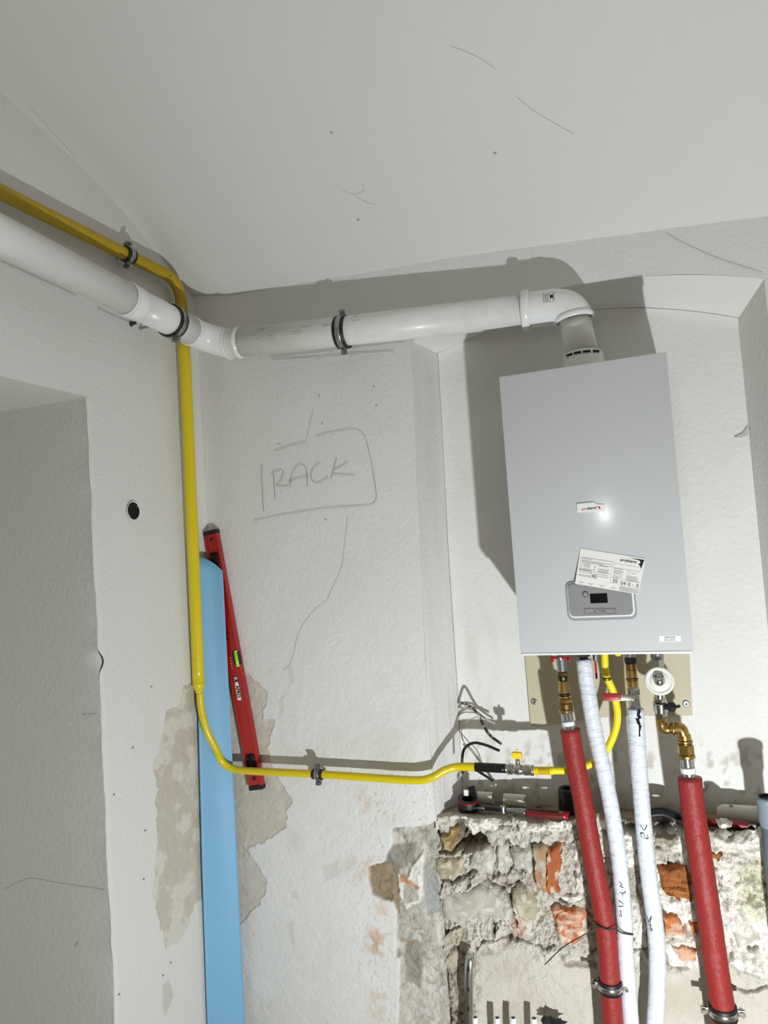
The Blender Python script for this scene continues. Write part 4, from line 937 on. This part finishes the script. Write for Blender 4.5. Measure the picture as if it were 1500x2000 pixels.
sleeve(wp2, W2p, .0215, 'wfoil', .011, 6)
def near(P, px, py):  # depth of a pipe path at an image height
    return None
def pipe_marks(parent, strokes, Yp, r, nm='handwriting', wd=.0016):
    mb = MB()
    for s in strokes: mb.add(*ribbon(smooth_path([at(a, b, Y=Yp-r-.0012) for a, b in s], 4), wd, (0, -1, 0), .0008))
    return mb.build(nm, 'ink', parent, smooth=False)
def onp(L): return [(1050+a*.3, 1550+b*.3) for a, b in L]
pipe_marks(wp1, [onp(s) for s in ([(530, 575), (548, 590), (540, 605), (560, 612)], [(535, 640), (552, 650), (575, 640)], [(552, 645), (556, 670)], [(528, 700), (545, 705), (560, 722)], [(530, 735), (560, 732)], [(532, 790), (548, 800), (540, 770), (545, 762)])], 2.062, .0212)
pipe_marks(wp2, [onp(s) for s in ([(672, 208), (695, 238), (712, 208)], [(680, 285), (672, 262), (690, 258), (700, 290), (720, 292), (712, 268)])], 2.06, .0215)
pipe_marks(wp2, [onp(s) for s in ([(712, 800), (728, 838), (742, 800)], [(722, 858), (735, 850), (738, 880), (748, 888), (730, 892)])], 2.06, .0215)
mb = MB()
for q in ([(1246, 1384), (1252, 1388), (1249, 1396), (1253, 1402), (1247, 1406), (1244, 1398)], [(1241, 1402), (1248, 1405), (1251, 1413), (1245, 1415)], [(1247, 1412), (1253, 1418), (1250, 1430), (1251, 1438), (1248, 1439), (1248, 1424)]):
    mb.add(*prism([at(a, b, Y=2.06-.0222) for a, b in q][::-1], FN, .0012))
mb.build('torn_gap', 'dark', wp2, smooth=False)
# lever valve over the second white pipe
lv = thing('lever_valve', 'brass and chrome ball valve with red lever handle', 'valve', tuple(at(1241, 1384, Y=2.06)))
stack(lv, at(1228, 1262, Y=2.07), at(1241, 1388, Y=2.058), [('neck', 'zinc', 0, .18, .0145, .0145, 0), ('nut', 'steel', .18, .27, .0165, .0165, 6), ('neck', 'brass_dark', .27, .37, .0135, .0135, 0), ('coupling', 'brass', .37, .50, .0145, .0145, 0), ('ring', 'brass_dark', .5, .53, .0165, .0165, 0), ('coupling', 'brass', .53, .63, .0150, .0150, 0), ('hex_end', 'chrome', .64, .76, .0170, .0170, 6), ('ball_body', 'chrome', .74, .92, .0155, .0165, 0), ('nut', 'zinc', .9, 1.05, .0155, .0155, 6)])
vc = at(1234, 1362, Y=2.04)
MB().add(*cyl(vc+Vector((0, .02, 0)), vc-Vector((0, .012, 0)), .0085, 20)).build('stem', 'chrome', lv)
l0, l1, l2 = at(1234, 1362, Y=2.028), at(1213, 1362, Y=2.022), at(1177, 1361, Y=2.018)
dd_ = (l1-l0).normalized()
lever = MB().add(*box((l0+l1)/2, ((l1-l0).length+.012, .003, .015), rot3(dd_, (0, 1, 0), (0, 0, 1)), bev=.001)).build('lever_arm', 'chrome', lv, auto=40)
dd_ = (l2-l1).normalized()
MB().add(*box((l2+l1)/2, ((l2-l1).length, .010, .0205), rot3(dd_, (0, 1, 0), (0, 0, 1)), bev=.004)).build('lever_grip', 'redp', lever, auto=50)
MB().add(*box((l2+l1)/2-Vector((0, .0052, 0)), ((l2-l1).length*.6, .001, .005), rot3(dd_, (0, 1, 0), (0, 0, 1)), bev=.0004)).build('grip_embossing', 'redl', lever, auto=50)
# red lever hanging edge-on and yellow cap beside it
rl = thing('valve_lever', 'thin red valve lever hanging under the boiler behind the white pipe', 'lever', tuple(at(1164, 1325, Y=2.09)))
MB().add(*box((at(1163, 1282, Y=2.09)+at(1164, 1325, Y=2.09))/2, (.005, .014, .062), bev=.002)).build('grip', 'redp', rl, auto=50)
MB().add(*cyl(at(1163, 1264, Y=2.09), at(1163, 1290, Y=2.09), .008)).build('stem', 'zinc', rl, auto=40)
yc = thing('yellow_cap', 'small yellow plastic cap under the boiler beside the hose', 'cap', tuple(at(1207, 1280, Y=2.06)))
MB().add(*cyl(at(1207, 1281, Y=2.06), at(1206, 1262, Y=2.06), .0085)).build('cap', 'yhandle', yc, auto=40)

# clamps on the red pipes and zip tie
c = at(1192, 1925, Y=2.045)
clamp('shiny clamp holding the left red pipe to the bare masonry', c, Pr[7]-Pr[6], .0270, (0, 1, 0), .085, (1, .05, 0), .015, 'chrome', 'clamps on the red pipes')
c = at(1412, 1975, Y=2.045)
clamp('shiny clamp holding the rightmost red pipe to the bare masonry', c, Pr2[7]-Pr2[6], .0298, (0, 1, 0), .085, (1, .05, 0), .015, 'chrome', 'clamps on the red pipes')
zt = thing('cable_tie', 'thin black cable tie binding a red and a white pipe, tail sticking out', 'cable tie', tuple(at(1195, 1815, Y=2.01)))
zp = [at(1160, 1795, Y=2.052), at(1166, 1806, Y=2.0175), at(1185, 1815, Y=2.014), at(1203, 1815, Y=2.018), at(1215, 1822, Y=2.030), at(1231, 1825, Y=2.040), at(1236, 1824, Y=2.062), at(1225, 1818, Y=2.087), at(1190, 1805, Y=2.082), at(1165, 1797, Y=2.067), at(1160, 1795, Y=2.052)]
MB().add(*tube(smooth_path(zp, 6), .0018, 8, False)).build('loop', 'black', zt)
MB().add(*tube(smooth_path([at(1168, 1810, Y=2.024), at(1140, 1826, Y=2.012), at(1100, 1850, Y=2.012), at(1064, 1884, Y=2.0175)], 8), .0014, 8)).build('tail', 'black', zt)
MB().add(*box(at(1168, 1809, Y=2.023), (.007, .006, .007), bev=.001)).build('lock', 'black', zt)

# grey drain pipe at the right edge
dy = 2.085; dt_ = at(1499, 1556, Y=dy); db = Vector((dt_.x+.004, dy, .05))
gpz = thing('drain_pipe', 'grey plastic drain pipe with black-lined socket at the right edge', 'pipe', tuple(db))
MB().add(*lathe(dt_, (0, 0, -1), [(.0215, .03), (.0215, .001), (.0235, 0), (.0275, .002), (.0285, .006), (.0285, .014), (.0262, .018), (.0262, .060), (.0225, .075)], 36)).build('socket', 'grey', gpz)
MB().add(*ring(dt_+Vector((0, 0, -.003)), (0, 0, 1), .0235, .0195, .008)).build('seal', 'black', gpz)
MB().add(*cyl(dt_-Vector((0, 0, .03)), dt_-Vector((0, 0, .034)), .0215)).build('socket_inside', 'dark', gpz)
MB().add(*tube([dt_-Vector((0, 0, .07)), db], .0225, 30)).build('pipe', 'grey', gpz)

# ------------------------------------------------------------------ blue sheet and spirit level
tops = [(1.922, 385, 1083), (1.945, 412, 1092), (1.9405, 435, 1115)]
nU, nV = 16, 40; Vb = []; Fb = []
pxl = lambda t: at(385+(405-385)*t, 1083+(2000-1083)*t, X=XL+.014)
zt0 = at(412, 1096, Y=2.07).z; zb0 = .02
for j in range(nV+1):
    v = j/nV
    for i in range(nU+1):
        u = i/nU
        ztop = at(388, 1085, Y=2.07).z*(1-u)+at(435, 1115, Y=2.086).z*u+.006*math.sin(math.pi*u)
        z = zb0+(ztop-zb0)*v
        # right edge follows the photo: leans toward the corner at the top
        xrt = np.interp(z, [0, at(478, 2000, Y=2.086).z, at(455, 1500, Y=2.086).z, at(435, 1115, Y=2.086).z], [at(486, 2200, Y=2.086).x, at(478, 2000, Y=2.086).x, at(455, 1500, Y=2.086).x, at(435, 1115, Y=2.086).x])
        lft = [at(412, 2200, X=XL+.012), at(405, 2000, X=XL+.012), at(395, 1700, X=XL+.012), at(388, 1420, X=XL+.012), at(380, 1090, X=XL+.012)]
        xlt = XL+.012; ylt = np.interp(z, [q.z for q in lft], [q.y for q in lft])
        x = xlt+(xrt-xlt)*u; y = ylt+(2.086-ylt)*u+.018*math.sin(math.pi*u)*(1-.4*u)
        Vb.append((x, min(y, 2.091), z))
for j in range(nV):
    for i in range(nU):
        a = j*(nU+1)+i; Fb.append((a, a+1, a+nU+2, a+nU+1))
bs = link('plastic_sheet', Vb, Fb, 'blue')
bs['label'] = 'tall light blue curved plastic sheet leaning in the corner behind the yellow pipe'; bs['category'] = 'plastic sheet'
md = bs.modifiers.new('thickness', 'SOLIDIFY'); md.thickness = .0016; md.offset = 0

l0, l1 = at(409, 1036, Y=2.096), at(500, 1543, Y=2.096)
la = (l1-l0); LL = la.length; la.normalize(); lw = la.cross(Vector((0, 1, 0))).normalized()   # across the face
if lw.x < 0: lw = -lw
ln_ = Vector((0, -1, 0))
sl = thing('spirit_level', 'red spirit level with green vial leaning behind the blue sheet', 'spirit level', tuple(l1))
RM = rot3(lw, ln_, la)
def LP(u, w, n=0): return l0+la*(u*LL)+lw*w+ln_*n
mid = LP(.5, 0, -.010)
W2 = .0255
bb = MB().add(*box(mid-ln_*.001, (W2*2*.78, .018, LL-.016), RM, bev=.001))
bb.add(*box(mid+lw*(W2-.004), (.008, .022, LL-.016), RM, bev=.0015)).add(*box(mid-lw*(W2-.004), (.008, .022, LL-.016), RM, bev=.0015))
bb.build('body', 'redl', sl, auto=30)
for f in (.008, .992): MB().add(*box(LP(f, 0, -.010), (W2*2+.001, .0235, .015), RM, bev=.003)).build('end_cap', 'black', sl, auto=40)
for f in (.118, .895, .965):
    if f < .9:
        hl = MB().add(*box(LP(f, .002, -.002), (.030, .006, .050), RM, bev=.010)).build('vial_window', 'black', sl)
        MB().add(*cyl(LP(f-.02, -.004, .002), LP(f+.02, .006, .002), .0045, 14)).build('vial', 'screen', hl)
for f in (.035, .958): MB().add(*box(LP(f, 0, -.0005), (.012, .002, .010), RM, bev=.0008)).build('slot', 'black', sl)
vw = MB().add(*box(LP(.505, W2-.010, -.005), (.022, .016, .050), RM, bev=.006)).build('vial_window', 'black', sl)
MB().add(*cyl(LP(.480, W2-.008, .002), LP(.532, W2-.008, .002), .0062, 16)).build('vial', 'green', vw)
for f in (.478, .534): MB().add(*box(LP(f, W2-.006, .0035), (.010, .006, .004), RM, bev=.001)).build('vial_stop', 'wsock', vw)
lb = MB().add(*box(LP(.620, -.001, .0002), (.014, .0008, .074), RM)).build('brand_label', 'paper', sl, smooth=False)
MB().add(*box(LP(.585, -.001, .0004), (.0142, .0008, .022), RM)).build('label_mark_field', 'ink', lb, smooth=False)
text_mesh('APRO', .0155, LP(.606, -.0055, .0008), la, lw, 'brand_lettering', 'ink', lb, bold=.0006, sx=1.02)
text_mesh('K', .0155, LP(.592, -.0055, .0010), la, lw, 'brand_lettering', 'paper', lb, bold=.0006)
text_mesh('K', .0155, LP(.574, -.0055, .0010), la, lw, 'brand_lettering', 'paper', lb, bold=.0006)
mb = MB()
for k_ in range(7): mb.add(*box(LP(.30+k_*.021, -.006, .0002), (.010, .0006, .012 if k_ % 2 else .005), RM))
mb.build('printed_marks', 'black', sl, smooth=False)
mb = MB()
for k_ in range(5): mb.add(*box(LP(.50+k_*.010, -.008, .0002), (.002, .0006, .004), RM))
mb.build('printed_marks', 'paper', sl, smooth=False)

# ------------------------------------------------------------------ wires from the corner of the niche
hw = at(899, 1374, Y=2.250)
def wire(label, pts, r, m, twist=False):
    t = link('cable', *tube(smooth_path(pts, 8), r, 10)[:2], m); t['label'] = label; t['category'] = 'cable'; t['group'] = 'loose cables in the niche corner'
    return t
wire('black and white striped loose cable sticking out of the niche corner', [at(893, 1371, Y=2.292), at(905, 1374, Y=2.250), at(925, 1384, Y=2.190), at(940, 1408, Y=2.190), at(955, 1434, Y=2.170), at(979, 1453, Y=2.150)], .0042, 'wire_s')
wire('grey loose cable beside the striped one in the niche corner', [at(889, 1382, Y=2.292), at(908, 1383, Y=2.265), at(930, 1390, Y=2.255), at(948, 1404, Y=2.255), at(967, 1413, Y=2.265)], .0032, 'wire_g')
wire('black cable arching just above the yellow pipe in the niche', [at(903, 1510, Y=2.160), at(903, 1480, Y=2.160), at(908, 1461, Y=2.160), at(925, 1451, Y=2.150), at(948, 1455, Y=2.130), at(975, 1466, Y=2.110)], .0042, 'black')
wire('thin pale cable loop hanging from the niche corner', [at(932, 1400, Y=2.270), at(912, 1408, Y=2.250), at(902, 1425, Y=2.230), at(904, 1445, Y=2.230), at(920, 1465, Y=2.240), at(938, 1482, Y=2.250), at(946, 1500, Y=2.270)], .0018, 'wire_g')
wire('short black cable end poking out below the taped gas pipe', [at(925, 1500, Y=2.180), at(940, 1510, Y=2.190), at(962, 1524, Y=2.277)], .0042, 'black')

# ------------------------------------------------------------------ things lying on the ledge
def ground(px, y, h=0):
    y = 2.29-(2.26-y)*.62; s = at(px, 1575, Y=y); return Vector((s.x, y, EYE+zledge(y)+.004+h))
c = ground(914, 2.10)
tr_ = thing('tape_roll', 'black tape roll at the left end of the ledge', 'tape roll', tuple(c))
MB().add(*lathe(c, (.12, -.25, 1), [(.016, .002), (.030, 0), (.031, .004), (.031, .034), (.029, .037), (.019, .037), (.017, .034), (.016, .002)], 30)).build('roll', 'black', tr_)
MB().add(*lathe(c+Vector((.003, -.007, .030)), (.12, -.25, 1), [(.030, 0), (.0318, .001), (.0318, .004), (.030, .005)], 30)).build('red_edge', 'redp', tr_)
MB().add(*box(c+Vector((.018, .004, .052)), (.022, .004, .034), rot3((1, 0, .3), (0, 1, 0), (-.3, 0, 1)), bev=.001)).build('loose_tape_end', 'tape', tr_)
MB().add(*box(c+Vector((-.002, -.004, .050)), (.014, .003, .018), bev=.001)).build('paper_tag', 'paper', tr_)
def offcut(label, a, b, y0, y1, r, m='plast_w'):
    p0, p1 = ground(a, y0, r), ground(b, y1, r); t = thing('pipe_offcut', label, 'pipe offcut', tuple((p0+p1)/2-Vector((0, 0, r))), 'white pipe offcuts on the ledge')
    d = (p1-p0); L = d.length
    MB().add(*lathe(p0, d, [(r-.003, 0), (r, 0), (r, L), (r-.003, L), (r-.003, 0)], 28)).build('tube', m, t, auto=40)
    return t
offcut('white pipe offcut behind the black tape roll', 917, 964, 2.20, 2.20, .0175)
oc = offcut('white pipe offcut in the middle of the ledge, behind the pliers', 986, 1027, 2.18, 2.18, .0185)
c = ground(1052, 2.16); wsh = link('rubber_washer', *ring(c+Vector((0, 0, .002)), (0, -.2, 1), .010, .0065, .003)[:2], 'black'); wsh['label'] = 'tiny black ring washer lying right of the white offcuts'; wsh['category'] = 'washer'
c = ground(998, 2.125); bw = link('brass_ring', *ring(c+Vector((0, 0, .010)), (0, -1, .4), .0105, .008, .004)[:2], 'brass'); bw['label'] = 'small brass ring leaning on the middle white offcut'; bw['category'] = 'ring'
# pliers
pz = .012
j0 = ground(985, 2.065, pz); 
pk = thing('pliers', 'grip pliers with red handles lying on the ledge', 'pliers', tuple(ground(985, 2.065)))
hd0 = ground(940, 2.085, pz)
MB().add(*box((hd0+j0)/2, ((j0-hd0).length*1.1, .016, .012), rot3(j0-hd0, (0, 1, .1), (0, 0, 1)), bev=.004)).add(*box(hd0+Vector((-.012, .004, 0)), (.034, .010, .013), rot3((1, -.2, .05), (0, 1, 0), (0, 0, 1)), bev=.003)).add(*box(hd0+Vector((-.008, -.010, -.002)), (.040, .009, .012), rot3((1, .15, .02), (0, 1, 0), (0, 0, 1)), bev=.003)).build('jaws', 'steel', pk, auto=40)
MB().add(*cyl(j0-Vector((.004, 0, .009)), j0+Vector((-.004, 0, .010)), .009, 16)).build('pivot', 'zinc', pk, auto=40)
for s, e, k_ in ((1, (1108, 2.05), .006), (-1, (1105, 2.025), -.006)):
    e1 = ground(e[0], e[1], pz); mdp = j0.lerp(e1, .36)+Vector((0, .006*s, 0))
    MB().add(*tube(smooth_path([j0, j0.lerp(mdp, .5)+Vector((0, .003*s, 0)), mdp], 5), .0052, 12)).build('shank', 'zinc', pk)
    MB().add(*tube(smooth_path([mdp, mdp.lerp(e1, .5)+Vector((0, .005*s, 0)), e1], 6), .0078, 14)).build('handle', 'dred', pk)
    MB().add(*tube([mdp.lerp(e1, .80), e1+(e1-mdp).normalized()*.004], [.0082, .0086], 14)).build('handle_tip', 'redl', pk)
# dark box behind the red pipe
c = ground(1109, 2.15)
dbx = thing('black_spool', 'black plastic reel standing behind the left red pipe', 'reel', tuple(c))
MB().add(*lathe(c, (.05, -.05, 1), [(0, 0), (.026, 0), (.028, .003), (.028, .066), (.025, .070), (.014, .070), (.013, .050), (0, .050)], 10)).build('body', 'black', dbx, auto=30)
# dark bundle behind the white pipes
c = ground(1293, 2.10, .012)
bd_ = thing('black_glove', 'crumpled black bundle on the ledge between white and red pipe', 'bundle', tuple(c-Vector((0, 0, .012))))
for k_, (a, b, h, r) in enumerate((((-.05), .03, .004, .010), (-.045, .045, .010, .008), (-.03, .05, .0, .009))):
    MB().add(*tube(smooth_path([c+Vector((a, .01*k_-.012, h)), c+Vector((0, .012*k_-.010, h+.008)), c+Vector((b, .008*k_-.014, h-.003))], 6), r, 12)).build('fold', 'black', bd_)
t = link('cable', *tube(smooth_path([ground(1298, 2.15, .02), ground(1318, 2.12, .022), ground(1340, 2.09, .012)], 6), .0015, 8)[:2], 'wire_g'); t['label'] = 'thin pale wire end lying on the ledge left of the rightmost red pipe'; t['category'] = 'cable'
# right of the rightmost red pipe
a, b = ground(1400, 2.16, .022), ground(1500, 2.16, .022)
tb_ = thing('white_tube', 'white plastic tube lying at the right end of the ledge', 'tube', tuple(a-Vector((0, 0, .022))))
dd_ = b-a; MB().add(*lathe(a, dd_, [(0, .0), (.012, .0), (.017, .006), (.021, .014), (.022, .02), (.022, dd_.length), (0, dd_.length)], 28)).build('tube', 'plast_w', tb_, auto=50)
MB().add(*box(a+dd_*.28+Vector((0, -.004, .0215)), (.010, .012, .0012), bev=.0004)).build('printed_mark', 'grey_ink', tb_)
a, b = ground(1372, 2.07, .012), ground(1458, 2.055, .012)
sd = thing('red_grip_tool', 'dark red gripped hand tool lying in front of the white tube', 'tool', tuple(a-Vector((0, 0, .012))))
dd_ = b-a; MB().add(*lathe(a, dd_, [(0, 0), (.011, .002), (.012, .01), (.012, dd_.length-.012), (.009, dd_.length), (0, dd_.length)], 20)).build('grip', 'dred', sd, auto=50)
MB().add(*box(b+dd_.normalized()*.010, (.022, .016, .014), bev=.004)).build('tool_head', 'steel', sd, auto=40)

# ------------------------------------------------------------------ things at the bottom edge
my = 2.09
mh = thing('steel_strap', 'shiny bent steel strap standing against the masonry at the bottom', 'metal strap', tuple(at(915, 2060, Y=my)))
sp = smooth_path([at(916, 2080, Y=my-.012), at(915, 2000, Y=my-.012), at(914, 1930, Y=my-.012), at(915, 1885, Y=my-.008), at(918, 1866, Y=my+.006), at(919, 1861, Y=my+.03)], 8)
Vs = []; Fs = []
for i, p in enumerate(sp):
    for k_, (dx, dyy) in enumerate(((-.013, .010), (-.011, 0), (.011, 0), (.013, .010), (.011, .004), (-.011, .004))):
        f = min(1, .35+.65*(len(sp)-1-i)/12); Vs.append(p+Vector((dx*f, dyy, 0)))
for i in range(len(sp)-1):
    for k_ in range(6): a = i*6+k_; b = i*6+(k_+1) % 6; Fs.append((a, b, b+6, a+6))
link('strap', Vs, Fs, 'chrome', mh)
for py in (1893, 1933, 1970):
    c = at(915, py, Y=my-.0125); MB().add(*box(c, (.006, .002, .012), bev=.0008)).build('slot', 'ink', mh)
wordsx = ('leftmost white pipe end, standing by the steel strap at the bottom', 'second white pipe end from the steel strap at the bottom edge', 'third white pipe end from the steel strap at the bottom edge', 'fourth white pipe end from the steel strap, nearest the black scrap')
for (px_, py_), lab_ in zip(((928, 1986), (971, 1987), (1002, 1987), (1043, 1988)), wordsx):
    t0 = at(px_, py_, Y=2.07); bt0 = at(px_+3, 2120, Y=2.07); d = bt0-t0; L = d.length
    st_ = thing('pipe_stub', lab_, 'pipe', tuple(bt0), 'white pipe stubs at the bottom')
    MB().add(*lathe(t0, d, [(.0055, .03), (.0055, .0005), (.0065, 0), (.0078, 0), (.0082, .001), (.0082, L), (0, L)], 22)).build('tube', 'wsock', st_, auto=50)
    MB().add(*cyl(t0+d.normalized()*.004, t0+d.normalized()*.006, .0056, 16)).build('bore', 'dark', st_)
random.seed(8)
c = at(1080, 1996, Y=2.10)
poly = []
for k_ in range(22):
    a = 2*math.pi*k_/22; r = .020+.014*random.random(); poly.append(c+Vector((math.cos(a)*r*1.25, .004*math.sin(3*a), math.sin(a)*r*.6)))
sc_ = link('torn_scrap', *prism(poly, FN, .004), 'black', smooth=False); sc_['label'] = 'torn black scrap at the bottom edge left of the red pipe'; sc_['category'] = 'scrap'

# ------------------------------------------------------------------ hole and plug in the left wall
hc = at(258, 998, X=XL)
hb = thing('conduit_hole', 'round black open conduit hole in the left wall', 'conduit', tuple(hc))
MB().add(*lathe(hc+Vector((.006, 0, 0)), (-1, 0, 0), [(.029, -.001), (.0275, -.0015), (.026, 0), (.0255, .003)], 36)).build('rim', 'wsock', hb)
MB().add(*lathe(hc+Vector((.0062, 0, 0)), (-1, 0, 0), [(.0258, 0), (.0255, .001), (0, .0012)], 36)).build('bore', 'dark', hb)
MB().add(*ring(hc+Vector((.0066, 0, -.002)), (1, 0, 0), .0215, .0195, .001, 36)).build('inner_ring', 'black', hb)
MB().add(*box(hc+Vector((.0068, .016, .014)), (.001, .008, .003), bev=.0003)).build('glint_chip', 'zinc', hb)
pc = at(258, 632, X=XL+.004)
wp = link('wall_plug', *lathe(pc-Vector((.004, 0, 0)), (1, 0, 0), [(0, .020), (.0045, .018), (.006, .004), (.009, 0)], 12)[:2], 'black'); wp['label'] = 'small black plug in the left wall just below the flue coupling'; wp['category'] = 'wall plug'

for o in list(bpy.data.objects):
    if '_loc' in o: del o['_loc']
